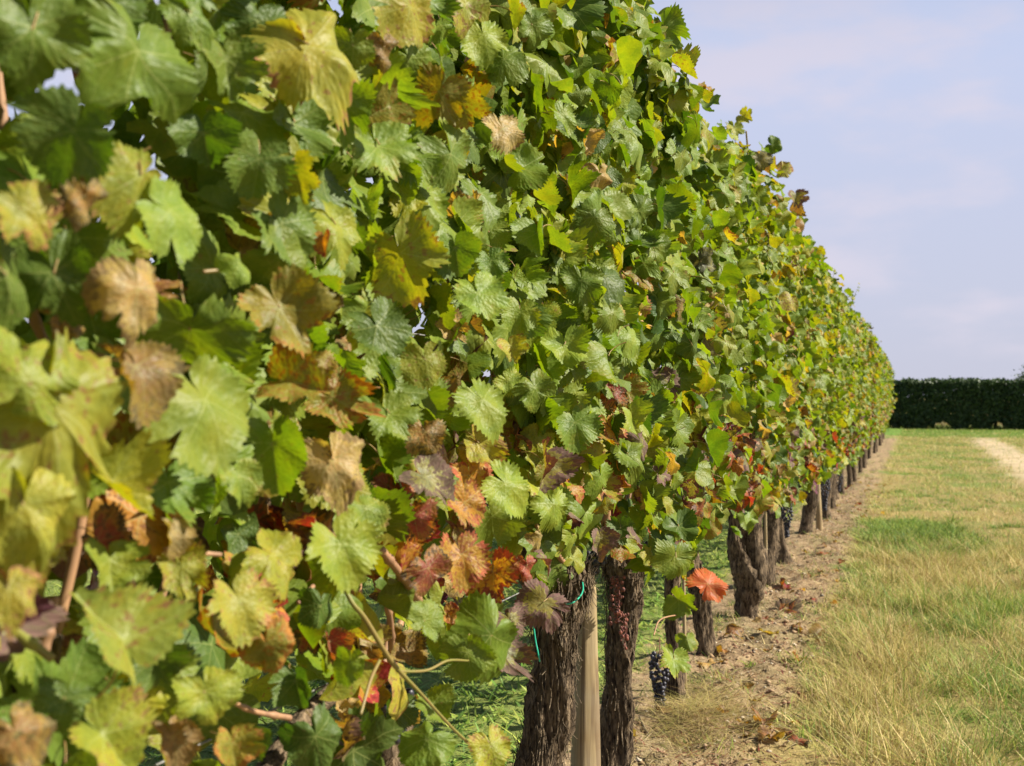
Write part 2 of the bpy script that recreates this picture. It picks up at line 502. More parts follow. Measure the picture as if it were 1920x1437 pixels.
# ------------------------------------------------------------------ leaf templates
CTRL = [(0, 1.0), (13, 0.90), (28, 0.66), (40, 0.80), (52, 0.93), (66, 0.82), (80, 0.66), (94, 0.74), (107, 0.80), (125, 0.74), (145, 0.66), (160, 0.56), (171, 0.42), (177, 0.22), (180, 0.06)]
def outline(N, sinus, wob, seed, teeth):
    th = np.linspace(-math.pi, math.pi, N, endpoint=False)
    out = np.zeros(N)
    rb = random.Random(int(seed * 1000))
    bites = [(rb.uniform(-140, 140), rb.uniform(4, 11), rb.uniform(0.2, 0.55)) for _ in range(rb.choice([0, 0, 1, 2, 3]))]
    lop = rb.uniform(-0.10, 0.10)
    teeth *= rb.uniform(0.7, 1.3)
    for i, t in enumerate(th):
        a = abs(math.degrees(t))
        for (a0, r0), (a1, r1) in zip(CTRL, CTRL[1:]):
            if a0 <= a <= a1:
                k = (a - a0) / (a1 - a0); k = k * k * (3 - 2 * k)
                rr = r0 + (r1 - r0) * k
                break
        lobe = 0.80 + 0.06 * math.cos(t)
        if a < 135: rr = lobe + (rr - lobe) * (sinus * 0.38 if rr < lobe else 0.45 + 0.40 * sinus)
        rr *= 1 + lop * math.sin(t)
        rr *= 1 + wob * mnoise.noise(Vector((math.cos(t) * 1.2 + seed, math.sin(t) * 1.2, seed * 3)))
        if teeth and a < 168:
            ph = (a / 9.0 + 0.35 * mnoise.noise(Vector((a * 0.05, seed, t)))) % 1.0
            tooth = (ph / 0.70) ** 1.2 if ph < 0.70 else (1 - ph) / 0.30
            rr *= 1 + teeth * (tooth - 0.45) * (0.9 + 0.9 * mnoise.noise(Vector((t * 4, seed, 1))))
        for (c0, w0, d0) in bites:
            q0 = abs(math.degrees(t) - c0)
            if q0 < w0: rr *= 1 - d0 * (1 - (q0 / w0) ** 1.5) * (0.8 + 0.4 * mnoise.noise(Vector((t * 14, seed, 3))))
        out[i] = rr
    return th, out

def make_leaf(name, N, rings, seed, sinus=0.8, roll=0.0, droop=0.3, cup=0.15, wave=0.08, fold=0.0, crumple=0.03, teeth=0.135, petiole=True, wob=0.26, mats=None):
    th, Ro = outline(N, sinus, wob, seed, teeth)
    P2, rim = [(0.0, 0.0)], [0.0]
    for f in rings:
        for t, r in zip(th, Ro):
            # inner rings are smoother than the toothed margin
            base = r if f > 0.93 else r * f
            rr = r * f if f < 0.999 else r
            P2.append((math.sin(t) * rr, math.cos(t) * rr)); rim.append(f)
    P2 = np.array(P2); rim = np.array(rim)
    X, Y = P2[:, 0].copy(), P2[:, 1].copy()
    rad = np.hypot(X, Y); ang = np.arctan2(X, Y)
    Z = np.zeros(len(X))
    Z += cup * rad ** 2 * 0.6
    Z -= 0.018 * np.cos(ang * 3.43) * rad                    # raised between the main veins
    Z += wave * rim ** 2 * np.sin(ang * 5 + seed * 5) * rad + wave * 0.7 * rim ** 3 * np.array([mnoise.noise(Vector((math.sin(q) * 3.3 + seed, math.cos(q) * 3.3, seed))) for q in ang])
    Z += fold * np.abs(X)
    nzv = np.array([mnoise.noise(Vector((x * 1.7 + seed * 3, y * 1.7, seed))) for x, y in P2])
    Z += (0.16 + crumple) * nzv
    if crumple:
        n2 = np.array([mnoise.noise(Vector((x * 4 + seed * 3, y * 4, seed + 5))) for x, y in P2])
        Z += crumple * 0.5 * n2
        X += crumple * 0.25 * n2 * rim
    # droop: bend along the midrib
    if abs(droop) > 1e-3:
        k = droop * 0.9
        yy = Y.copy()
        Y, Z = np.sin(k * yy) / k - Z * np.sin(k * yy), -(1 - np.cos(k * yy)) / k * 1.0 + Z * np.cos(k * yy)
    # roll: bend across, stronger to the tip
    if abs(roll) > 1e-3:
        kk = roll * (0.8 + 0.35 * np.clip(Y, -0.3, 1)) * np.where(X > 0, 1.0, 0.75 + 0.25 * math.sin(seed * 7))
        kk = np.where(np.abs(kk) < 1e-3, 1e-3, kk)
        xx = X.copy(); zz = Z.copy()
        X = np.sin(kk * xx) / kk - zz * np.sin(kk * xx) * 0.6
        Z = (1 - np.cos(kk * xx)) / kk + zz * np.cos(kk * xx) * 0.6 + zz * 0.4
    V = np.stack([X, Y, Z], 1)
    T, Q = [], []
    for j in range(N):
        j2 = (j + 1) % N
        if j == N - 1: pass
        T.append((0, 1 + j2, 1 + j))
        for k in range(len(rings) - 1):
            a = 1 + k * N
            Q.append((a + j, a + j2, a + N + j2, a + N + j))
    T = np.array(T); Q = np.array(Q).reshape(-1, 4)
    # keep the upper face on +Z
    n_blade_v = len(V)
    UVp = np.stack([P2[:, 0] / 4 + 0.5, P2[:, 1] / 4 + 0.5], 1)
    T = T[:, ::-1]; Q = Q[:, ::-1]
    mi_t, mi_q = np.zeros(len(T)), np.zeros(len(Q))
    if petiole:
        g = Geo()
        L = 0.62
        dx = 0.12 * math.sin(seed * 13)
        tube(g, [(0, 0.02, -0.004, 0.016), (dx, -0.18, -0.10, 0.015), (dx * 2, -0.36, -0.34, 0.015), (dx * 2.4, -0.42, -L, 0.018)], 5, 8, cap=False)
        pv = np.concatenate(g.v); pq = np.concatenate(g.q) + len(V)
        V = np.vstack([V, pv]); Q = np.vstack([Q, pq])
        UVp = np.vstack([UVp, np.full((len(pv), 2), 0.5)]); rim = np.concatenate([rim, np.zeros(len(pv))])
        mi_q = np.concatenate([mi_q, np.ones(len(pq))])
    if mats is None:
        return V, T, Q, UVp, rim, n_blade_v
    me = mesh_np(name, V, T, mats, True, Q, np.concatenate([mi_t, mi_q]))
    uv_from_points(me, UVp)
    point_attr(me, 'rim', rim, 'FLOAT')
    return me

SHAPES = {
    'flat': [dict(droop=0.45, cup=0.10, wave=0.13, sinus=0.6), dict(droop=0.7, cup=-0.2, wave=0.12, sinus=0.4, roll=-0.4), dict(droop=0.3, cup=0.22, wave=0.12, sinus=1.0),
             dict(droop=0.9, cup=0.05, wave=0.15, sinus=0.6, roll=-0.6)],
    'wavy': [dict(droop=0.7, cup=-0.35, wave=0.20, roll=-0.9, sinus=0.6), dict(droop=1.1, cup=0.3, wave=0.20, sinus=0.9), dict(droop=-0.5, cup=0.35, wave=0.20, roll=1.0, sinus=0.5),
             dict(droop=0.9, cup=-0.2, wave=0.18, sinus=1.05, crumple=0.05)],
    'fold': [dict(droop=0.5, fold=0.65, wave=0.10), dict(droop=0.3, fold=0.95, wave=0.12, roll=0.5), dict(droop=0.7, fold=-0.5, wave=0.13, roll=-0.9)],
    'curl': [dict(droop=1.2, roll=2.3, wave=0.16, crumple=0.16), dict(droop=1.6, roll=1.5, wave=0.2, crumple=0.22, sinus=1.0), dict(droop=0.5, roll=-2.5, wave=0.15, crumple=0.18)],
    'plain': [dict(droop=0.38, cup=0.10, wave=0.24, sinus=1.15, fold=0.10, crumple=0.10), dict(droop=0.5, cup=-0.10, wave=0.26, sinus=1.05, fold=-0.12, crumple=0.12, roll=-0.15)],
    'drape': [dict(droop=1.0, roll=2.3, wave=0.12, crumple=0.09, sinus=0.4), dict(droop=0.7, roll=-2.0, wave=0.14, crumple=0.12, sinus=0.5)],
    'oval': [dict(droop=0.35, roll=-0.6, wave=0.06, sinus=0.15), dict(droop=0.6, roll=0.7, wave=0.09, sinus=0.25), dict(droop=0.3, fold=0.3, wave=0.08, sinus=0.1)],
}
HI, MID, LOW = {}, {}, {}
def build_templates():
    k = 0
    for s, vs_ in SHAPES.items():
        HI[s], MID[s], LOW[s] = [], [], []
        for kw in vs_:
            for rep in range(2):
                k += 1
                sd = k * 0.731
                HI[s].append(make_leaf('leaf_blade_' + s, 200, (0.18, 0.36, 0.54, 0.70, 0.84, 0.94, 1.0), sd, mats=[M_LEAF, M_PET], **kw))
                MID[s].append(make_leaf('leaf_blade_small_' + s, 80, (0.35, 0.7, 1.0), sd, mats=[M_LEAF, M_PET], **kw))
                LOW[s].append(make_leaf('low', 30, (0.55, 1.0), sd, petiole=False, **{**kw, 'teeth': 0.10}))
build_templates()

# leaf colour classes: main colour, dead/turned colour, rim amount range, spot amount range
CLS = {
    'G':  ((0.118, 0.186, 0.012), (0.30, 0.17, 0.06), (0.0, 0.45), (0.0, 0.3)),
    'GB': ((0.085, 0.150, 0.015), (0.28, 0.17, 0.08), (0.0, 0.35), (0.0, 0.3)),
    'LG': ((0.165, 0.235, 0.022), (0.36, 0.22, 0.08), (0.0, 0.45), (0.0, 0.2)),
    'DG': ((0.045, 0.095, 0.010), (0.20, 0.12, 0.04), (0.0, 0.30), (0.0, 0.2)),  # deep green leaves, and shadow sides put into the base colour
    'YG': ((0.215, 0.240, 0.018), (0.36, 0.17, 0.06), (0.1, 0.6), (0.1, 0.6)),
    'YB': ((0.280, 0.260, 0.028), (0.36, 0.13, 0.06), (0.35, 0.75), (0.3, 0.9)),
    'YL': ((0.205, 0.235, 0.028), (0.42, 0.14, 0.055), (0.42, 0.50), (0.5, 0.6)),
    'VM': ((0.520, 0.085, 0.035), (0.48, 0.20, 0.025), (0.3, 0.4), (0.2, 0.3)),
    'OR': ((0.165, 0.140, 0.012), (0.36, 0.105, 0.012), (0.35, 0.75), (0.5, 1.0)),
    'BR': ((0.220, 0.110, 0.050), (0.13, 0.065, 0.035), (0.4, 0.9), (0.3, 0.8)),
    'TN': ((0.390, 0.255, 0.115), (0.30, 0.16, 0.075), (0.3, 0.8), (0.2, 0.6)),
    'RD': ((0.250, 0.022, 0.035), (0.085, 0.018, 0.035), (0.5, 1.0), (0.3, 0.9)),
    'PU': ((0.150, 0.130, 0.060), (0.150, 0.050, 0.080), (0.9, 1.25), (0.4, 0.9)),
    'RO': ((0.400, 0.170, 0.022), (0.360, 0.035, 0.028), (0.5, 0.9), (0.5, 1.0)),
    'GY': ((0.115, 0.098, 0.075), (0.080, 0.060, 0.055), (0.5, 0.9), (0.3, 0.8)),
}
W_UP = [('G', 34), ('GB', 15), ('LG', 24), ('DG', 8), ('YG', 12), ('YB', 2), ('TN', 2.5), ('OR', 1.2), ('BR', 1.5), ('RD', 0.2), ('GY', 0.5)]
W_LOW = [('G', 24), ('GB', 8), ('LG', 14), ('DG', 8), ('YG', 12), ('YB', 5), ('OR', 7), ('RD', 9), ('PU', 9), ('RO', 5), ('TN', 3), ('BR', 4)]
W_FAR = [('G', 28), ('GB', 10), ('LG', 20), ('DG', 6), ('YG', 20), ('YB', 7), ('TN', 5), ('OR', 1.5), ('BR', 3), ('GY', 1.5), ('PU', 0.5)]
def pick(r, W):
    t = sum(w for _, w in W) * r.random()
    for k, w in W:
        t -= w
        if t <= 0: return k
    return W[0][0]
def leaf_look(r, cls):
    a, b_, er, sr = CLS[cls]
    v = r.uniform(0.80, 1.18); h = r.uniform(-0.05, 0.05)
    a = (a[0] * v * (1 + h * 2), a[1] * v, a[2] * v * (1 - h * 3))
    w = r.uniform(0.8, 1.15)
    return a, tuple(c * w for c in b_), (r.uniform(*er), r.uniform(*sr), r.random())
def shape_for(r, cls):
    if cls in ('BR', 'TN', 'GY'): return r.choice(['curl', 'curl', 'wavy'])
    if cls in ('RD', 'RO'): return r.choice(['wavy', 'curl', 'flat'])
    return r.choice(['flat', 'flat', 'wavy', 'wavy', 'fold', 'fold', 'oval'])

def frame(n, tip):
    n = n.normalized()
    t = (tip - n * tip.dot(n))
    t = t.normalized() if t.length > 1e-4 else n.orthogonal().normalized()
    x = t.cross(n)
    return Matrix((x, t, n)).transposed()     # columns x, y(tip), z(normal)

# ------------------------------------------------------------------ the ground
def axis(lo, hi, parts):
    out = [lo]
    for end, step in parts:
        while out[-1] < end - 1e-6: out.append(min(out[-1] + step, end))
    return out
gx = [-900, -400, -150, -60, -30, -15, -8, -5, -3.6] + axis(-3.0, 4, [(-1.4, 0.12), (0.5, 0.022), (1.6, 0.06), (4.0, 0.2)]) + [5, 7, 10, 15, 30, 60, 150, 400, 900]
gy = [-900, -300, -100, -30, -10, -4] + axis(-2, 48, [(1.6, 0.2), (7.5, 0.025), (14, 0.06), (48, 0.3)]) + [52, 60, 75, 100, 150, 250, 450, 900, 1800]
gv = np.array([(x, y, ground_h(x, y)) for y in gy for x in gx])
nx, ny = len(gx), len(gy)
ii, jj = np.meshgrid(np.arange(nx - 1), np.arange(ny - 1))
a0 = (jj * nx + ii).ravel()
gme = mesh_np('ground', gv, None, M_GROUND, True, np.stack([a0, a0 + 1, a0 + nx + 1, a0 + nx], 1))
tag(link('ground', gme), 'sandy soil strip below the vines and dry turf beside it', kind='structure')

# pebbles and clods
def scatter_stones(name, pts, sizes, cols, kind='stuff'):
    base = [(0, 0, 1), (0.9, 0, 0.2), (0.25, 0.85, 0.25), (-0.7, 0.55, 0.15), (-0.75, -0.5, 0.2), (0.3, -0.88, 0.15), (0, 0, -0.6)]
    tr = [(0, 1, 2), (0, 2, 3), (0, 3, 4), (0, 4, 5), (0, 5, 1), (6, 2, 1), (6, 3, 2), (6, 4, 3), (6, 5, 4), (6, 1, 5)]
    B = np.array(base); T0 = np.array(tr)
    V, T, C = [], [], []
    for k, (p, s, c) in enumerate(zip(pts, sizes, cols)):
        an = nrg.uniform(0, 6.28); ca, sa = math.cos(an), math.sin(an)
        q = B * (1 + nrg.uniform(-0.25, 0.25, B.shape)) * np.array([s, s * nrg.uniform(0.6, 1), s * nrg.uniform(0.45, 0.8)])
        q = np.stack([q[:, 0] * ca - q[:, 1] * sa, q[:, 0] * sa + q[:, 1] * ca, q[:, 2]], 1) + np.array(p)
        V.append(q); T.append(T0 + k * 7); C.append(np.tile(np.array([*c, 1.0]), (7, 1)))
    me = mesh_np(name, np.concatenate(V), np.concatenate(T), M_STONE, True)
    point_attr(me, 'tint', np.concatenate(C), 'FLOAT_COLOR')
    return tag(link(name, me), kind=kind)
P_, S_, C_ = [], [], []
for _ in range(6500):
    y = 2.2 + 14 * rnd.random() ** 1.7; x = rnd.gauss(-0.55, 0.17)
    if x < -1.0 or x > 0.1: continue
    s = rnd.choice([0.0025, 0.003, 0.004, 0.005, 0.007, 0.010]) * rnd.uniform(0.7, 1.3)
    if rnd.random() < 0.03: s = rnd.uniform(0.010, 0.018)
    P_.append((x, y, ground_h(x, y) + s * 0.15)); S_.append(s)
    g = rnd.uniform(0.6, 1.25)
    C_.append(tuple(c * g for c in (rnd.choice([(0.34, 0.23, 0.13), (0.34, 0.23, 0.13), (0.30, 0.20, 0.11), (0.50, 0.42, 0.30)]))))
scatter_stones('pebbles', P_, S_, C_)['label'] = 'small pale pebbles and soil clods on the bare strip'

# ------------------------------------------------------------------ grass
def blades(name, pos, hts, wid, lean, cols, label, droop=0.5, z0=None, root_lift=0.0):
    """Each blade three segments, bent; numpy arrays in, ONE mesh out."""
    n = len(pos)
    az = nrg.uniform(0, 2 * np.pi, n)
    d = np.stack([np.cos(az), np.sin(az)], 1)
    wdir = np.stack([-np.sin(az + nrg.uniform(-.8, .8, n)), np.cos(az + nrg.uniform(-.8, .8, n))], 1)
    V = np.zeros((n, 7, 3), np.float32)
    for k, f in enumerate((0.0, 0.4, 0.75, 1.0)):
        bend = lean * f + droop * lean * f * f
        off = d * (hts * bend)[:, None]
        zz = hts * (f - 0.35 * droop * lean * f * f)
        w = wid * (1.0, 0.85, 0.55, 0.0)[k]
        c = pos[:, :2] + off
        if k < 3:
            V[:, 2 * k, :2] = c - wdir * w[:, None]; V[:, 2 * k + 1, :2] = c + wdir * w[:, None]
            V[:, 2 * k, 2] = V[:, 2 * k + 1, 2] = pos[:, 2] + zz
        else:
            V[:, 6, :2] = c; V[:, 6, 2] = pos[:, 2] + zz
    T0 = np.array([(0, 1, 3), (0, 3, 2), (2, 3, 5), (2, 5, 4), (4, 5, 6)])
    T = (T0[None] + (np.arange(n) * 7)[:, None, None]).reshape(-1, 3)
    me = mesh_np(name, V.reshape(-1, 3), T, M_BLADE, True)
    C = np.ones((n, 7, 4), np.float32); C[:, :, :3] = cols[:, None, :]
    point_attr(me, 'tint', C.reshape(-1, 4), 'FLOAT_COLOR')
    return tag(link(name, me), label, kind='stuff')

def grass_points(n, xr, yr, powy, dens):
    out = []
    while len(out) < n:
        y = yr[0] + (yr[1] - yr[0]) * rnd.random() ** powy
        x = rnd.uniform(*xr)
        if rnd.random() < dens(x, y): out.append((x, y, ground_h(x, y) - 0.004))
    return np.array(out)
STRAW = np.array([(0.56, 0.45, 0.16), (0.46, 0.39, 0.11), (0.70, 0.56, 0.25), (0.36, 0.34, 0.09), (0.40, 0.27, 0.11)])
GREEN = np.array([(0.17, 0.27, 0.04), (0.24, 0.33, 0.05), (0.12, 0.22, 0.035), (0.34, 0.38, 0.07)])
def strip_edge(y): return -0.43 + 0.13 * mnoise.noise(Vector((0.3, y * 1.1, 5))) + 0.07 * mnoise.noise(Vector((0.3, y * 5, 5))) + (0.06 if y < 4.6 else 0)
def dens_dry(x, y):
    if 14.5 < y < 34 and abs(x - 1.55) < 0.32 + 0.22 * mnoise.noise(Vector((x * 3, y, 1))): return 0.05
    e = (x - strip_edge(y)) / 0.10
    k = min(max(e, 0.0), 1.0)
    p = 0.45 + 1.1 * mnoise.noise(Vector((x * 3.1, y * 3.1, 2)))
    return k * min(max(p, 0.12), 1) * (0.25 + 0.75 * (1 if y < 8 else 0.6))
def tints(n, pts, gf):
    g = np.array([1 if nrg.random() < gf(p[0], p[1]) else 0 for p in pts])
    c = np.where(g[:, None] == 1, GREEN[nrg.integers(0, len(GREEN), n)], STRAW[nrg.integers(0, len(STRAW), n)])
    return c * nrg.uniform(0.65, 1.2, (n, 1))
def green_share(x, y):
    v = 0.28 + 1.0 * mnoise.noise(Vector((x * 1.6, y * 0.7, 8.8))) + 0.4 * mnoise.noise(Vector((x * 6, y * 3, 8.8))) + (0.08 if y > 7 else 0)
    if y > 33: v += 0.5
    return min(max(v, 0.08), 0.95)

n = 95000
p = grass_points(n, (-0.52, 1.5), (2.3, 9.0), 1.25, dens_dry)
h = nrg.uniform(0.02, 0.10, n) * np.where(nrg.random(n) < 0.12, 1.6, 1.0)
h *= np.clip((p[:, 0] + 0.55) / 0.35, 0.45, 1.0) * np.array([1.0 + 1.0 * max(-0.4, mnoise.noise(Vector((a * 5, b_ * 5, 7)))) for a, b_ in p[:, :2]]) * np.where(p[:, 1] < 6, 1.05, 1.0)
blades('dry_grass', p, h, nrg.uniform(0.0006, 0.0018, n), nrg.uniform(0.1, 1.3, n), tints(n, p, green_share), 'thin straw coloured grass with green blades beside the bare strip')
n = 60000
p = grass_points(n, (-0.6, 3.2), (9.0, 42.5), 1.6, dens_dry)
sc = 1 + (p[:, 1] - 9) / 18
blades('grass', p, nrg.uniform(0.02, 0.08, n), nrg.uniform(0.0010, 0.002, n) * sc, nrg.uniform(0.2, 1.6, n), tints(n, p, lambda x, y: min(green_share(x, y) + 0.10, 0.95)), 'short patchy green and straw turf leading to the hedge')
# lush patch of low weeds
def dens_weed(x, y):
    d = ((x - 0.02) / 0.42) ** 2 + ((y - 9.4) / 1.3) ** 2 + 0.9 * mnoise.noise(Vector((x * 3, y * 2, 0))) + 0.7 * mnoise.noise(Vector((x * 9, y * 7, 4)))
    return max(0.0, 0.9 - d)
n = 16000
p = grass_points(n, (-0.5, 0.7), (8.0, 11.6), 1.0, dens_weed)
blades('weeds', p, nrg.uniform(0.015, 0.10, n), nrg.uniform(0.0015, 0.0040, n), nrg.uniform(0.2, 1.8, n), GREEN[nrg.integers(0, 4, n)] * nrg.uniform(0.35, 1.35, (n, 1)), 'dense green weeds in a low patch beside the bare strip')
n = 3000
WC = [(rnd.uniform(-0.40, 1.3), 3.2 + 11 * rnd.random() ** 1.3, rnd.uniform(0.02, 0.07)) for _ in range(90)]
p = np.array([(a + rnd.gauss(0, c), b_ + rnd.gauss(0, c), 0) for a, b_, c in (rnd.choice(WC) for _ in range(n))])
p[:, 2] = [ground_h(a, b_) for a, b_ in p[:, :2]]
blades('broad_weeds', p, nrg.uniform(0.015, 0.045, n), nrg.uniform(0.002, 0.005, n), nrg.uniform(0.8, 2.2, n), GREEN[nrg.integers(0, 3, n)] * nrg.uniform(0.5, 1.1, (n, 1)), 'broad leaved weeds dotted through the dry grass')
# green lane beyond the row, seen between the trunks
def dens_lane(x, y): return min(max((-0.92 - x) / 0.2, 0), 1) * min(max(0.7 + 0.6 * mnoise.noise(Vector((x * 4, y * 4, 4))), 0.2), 1)
n = 60000
p = grass_points(n, (-6.5, -0.9), (0.5, 30), 1.5, dens_lane)
blades('lane_grass', p, nrg.uniform(0.012, 0.07, n), nrg.uniform(0.0012, 0.0035, n) * (1 + p[:, 1] / 14), nrg.uniform(0.3, 1.6, n), GREEN[nrg.integers(0, 4, n)] * nrg.uniform(0.8, 1.5, (n, 1)), 'bright green grass of the lane beyond the vine row')
n = 26000
p = grass_points(n, (-3.4, -0.95), (0.8, 9), 1.2, lambda x, y: min(max(0.55 + 0.9 * mnoise.noise(Vector((x * 5, y * 5, 2))), 0.1), 1))
blades('lane_clover', p, nrg.uniform(0.010, 0.030, n), nrg.uniform(0.003, 0.007, n), nrg.uniform(0.8, 2.6, n), GREEN[nrg.integers(0, 4, n)] * nrg.uniform(0.7, 1.5, (n, 1)), 'low clover leaves covering the lane beyond the row')
# sparse sprouts on the soil strip and round the trunks
n = 8200
p = grass_points(n, (-0.98, -0.25), (2.3, 20), 1.5, lambda x, y: max(0.02, 1.6 * mnoise.noise(Vector((x * 4.5, y * 4.5, 6.1))) - 0.25))
blades('sprouting_grass', p, nrg.uniform(0.012, 0.05, n), nrg.uniform(0.0008, 0.0016, n), nrg.uniform(0.3, 1.5, n), tints(n, p, lambda x, y: 0.6), 'sparse sprouts of grass and straw on the bare soil')
# dead stalks, leaf crumbs and straw lying flat on the soil
n = 11000
p = np.array([(x, y, ground_h(x, y) + 0.003) for x, y in ((rnd.gauss(-0.52, 0.17), 2.2 + 13 * rnd.random() ** 1.6) for _ in range(n))])
LIT = np.array([(0.42, 0.32, 0.17), (0.22, 0.13, 0.06), (0.15, 0.085, 0.05), (0.50, 0.40, 0.22), (0.26, 0.07, 0.05), (0.33, 0.18, 0.08)])
blades('ground_litter', p, nrg.uniform(0.004, 0.020, n), nrg.uniform(0.0006, 0.0030, n), nrg.uniform(1.4, 3.6, n), LIT[nrg.integers(0, 6, n)] * nrg.uniform(0.6, 1.1, (n, 1)), 'dead stalks and leaf crumbs lying on the bare soil', droop=0.6)
# heap of dead straw near the third trunk
n = 1500
hp = at(1290, 1345, 4.0)
q = np.stack([nrg.normal(-0.62, 0.07, n), nrg.normal(3.85, 0.22, n)], 1)
p = np.array([(a, b_, ground_h(a, b_) + 0.03 * math.exp(-((a + .62) / .09) ** 2 - ((b_ - 3.85) / .25) ** 2) * rnd.random()) for a, b_ in q])
blades('straw_heap', p, nrg.uniform(0.02, 0.06, n), nrg.uniform(0.0006, 0.0011, n), nrg.uniform(1.5, 3.2, n), STRAW[nrg.integers(0, 5, n)] * nrg.uniform(0.6, 0.95, (n, 1)), 'grey tangle of dead straw lying at the foot of the vines', droop=0.6)

# a few tufts one can count
def tuft(px, py, nb, hh, label):
    D = F / (py - HORIZ) * CAMZ
    c = at(px, py, D)
    c.z = ground_h(c.x, c.y)
    a = np.array([(c.x + rnd.gauss(0, 0.012), c.y + rnd.gauss(0, 0.012), c.z - 0.003) for _ in range(nb)])
    o = blades('grass_tuft', a, nrg.uniform(0.5, 1.0, nb) * hh, nrg.uniform(0.0012, 0.0022, nb), nrg.uniform(0.1, 0.9, nb), GREEN[nrg.integers(0, 4, nb)] * nrg.uniform(0.9, 1.3, (nb, 1)), label, droop=1.0)
    del o['kind']
    tag(o, label, 'grass tuft', 'green tufts on the bare strip')
tuft(1512, 1388, 16, 0.10, 'bright green tuft with one blade arching to the right, nearest tuft in front')
tuft(1530, 1300, 40, 0.075, 'widest green tuft on the strip beside the dry grass')
tuft(1500, 1255, 26, 0.09, 'upright green tuft beside the terracotta curled leaf')
tuft(1405, 1265, 30, 0.04, 'low pale green tuft left of the upright one on bare soil')
tuft(1440, 1365, 18, 0.04, 'small dull green tuft behind the brown leaf pile')
tuft(1345, 1172, 26, 0.04, 'leafy green tuft at the foot of the forked trunk')

# ------------------------------------------------------------------ vines
# trunk paths as (px, py, radius px) in the photograph, depth D in metres
TR = {
    'a': dict(D=2.50, paths=[[(985, 1712, 70), (990, 1560, 56), (1008, 1437, 46), (1030, 1350, 42), (1040, 1250, 37), (1040, 1180, 43), (1062, 1110, 45), (1066, 1070, 36), (1068, 1045, 24)],
                             [(1050, 1140, 40), (1010, 1100, 30), (985, 1060, 20), (975, 1020, 13)]]),
    'b': dict(D=3.09, paths=[[(1146, 1526, 46), (1150, 1437, 31), (1158, 1330, 25), (1160, 1230, 25), (1166, 1150, 30), (1170, 1095, 32), (1160, 1060, 30), (1158, 1040, 16)],
                             [(1175, 1110, 24), (1186, 1060, 20), (1192, 1030, 12)]]),
    'c': dict(D=4.10, paths=[[(1266, 1334, 22), (1264, 1240, 13), (1258, 1150, 12), (1262, 1070, 16), (1272, 1000, 14), (1276, 960, 8)]]),
    'd': dict(D=4.80, paths=[[(1328, 1250, 30), (1322, 1215, 20), (1318, 1160, 18), (1312, 1110, 20), (1300, 1060, 16), (1295, 1010, 9)]]),
    'e': dict(D=5.60, paths=[[(1402, 1182, 25), (1400, 1150, 21), (1402, 1110, 26), (1400, 1078, 28), (1390, 1048, 22), (1382, 1010, 19), (1378, 950, 15), (1378, 930, 8)],
                             [(1412, 1105, 20), (1420, 1060, 22), (1412, 1010, 18), (1416, 960, 19), (1420, 930, 9)]]),
    'f': dict(D=6.50, paths=[[(1432, 1120, 24), (1436, 1060, 20), (1444, 1000, 19), (1440, 940, 12)]]),
    'g': dict(D=7.50, paths=[[(1470, 1070, 22), (1462, 1020, 14), (1458, 960, 16), (1462, 930, 9)]]),
    'h': dict(D=9.10, paths=[[(1508, 1013, 15), (1514, 970, 12), (1522, 915, 15), (1524, 890, 9)]]),
    'i': dict(D=10.2, paths=[[(1548, 982, 17), (1546, 940, 12), (1550, 890, 13), (1552, 870, 7)]]),
}
def y_of(D): return (D - 0.21) / 0.954
VINES = [dict(y=-0.15), dict(y=0.72), dict(y=1.56)] + [dict(y=y_of(TR[k]['D']), tr=k) for k in 'abcdefghi']
yy = VINES[-1]['y'] + 0.95
while yy < 30.5:
    VINES.append(dict(y=yy)); yy += rnd.uniform(0.85, 1.05)
NV = len(VINES)
for i, v in enumerate(VINES):
    ys = v['y']
    v['lo'] = (VINES[i - 1]['y'] + ys) / 2 if i else ys - 0.5
    v['hi'] = (VINES[i + 1]['y'] + ys) / 2 if i < NV - 1 else ys + 0.5
LAB = [
    'vine at the very near end of the row, just outside the left edge',
    'vine with big blurred yellow-green and tan leaves at the near end of the row',
    'vine with a pale leaning arm below its leaves and red leaves on its low shoots',
    'thick dark shaggy trunk vine directly beside the square wooden stake',
    'slim upright vine just past the wooden stake, dried red cluster on its head',
    'thin dark vine with a hanging bunch of grapes near the straw heap',
    'short vine behind the vermilion leaf, between the thin and the forked trunks',
    'vine whose bulging trunk forks into two arms',
    'vine just behind the forked trunk with a thin pale cane against it',
    'vine with the black grape bunch hanging beside lit green grass',
    'vine under the bright orange leaf in the middle distance',
    'vine with a long black grape bunch beyond the orange leaf',
]
VGROUP = 'grapevines of the row'
M_CORE = -0.69
def half_w(z):
    if z < 0.75: return 0.10 + 0.07 * max(0, (z - 0.45) / 0.3)
    if z < 1.55: return 0.17 + 0.02 * math.sin((z - 0.75) * 3.5)
    return max(0.05, 0.18 - 0.30 * (z - 1.55))
def top_z(y):
    return (1.87 - 0.10 * math.exp(-((y - 4.0) / 0.7) ** 2) + 0.12 * math.exp(-((y - 5.7) / 0.8) ** 2) - 0.009 * max(0.0, y - 11)
            + 0.09 * mnoise.noise(Vector((y * 0.9, 1.3, 0))) + 0.13 * mnoise.noise(Vector((y * 3.7, 7.3, 0))))
def face_bulge(y, z): return 0.06 * mnoise.noise(Vector((y * 2.0, z * 1.8, 4.4))) + 0.055 * mnoise.noise(Vector((y * 5.5, z * 5.5, 1.4)))

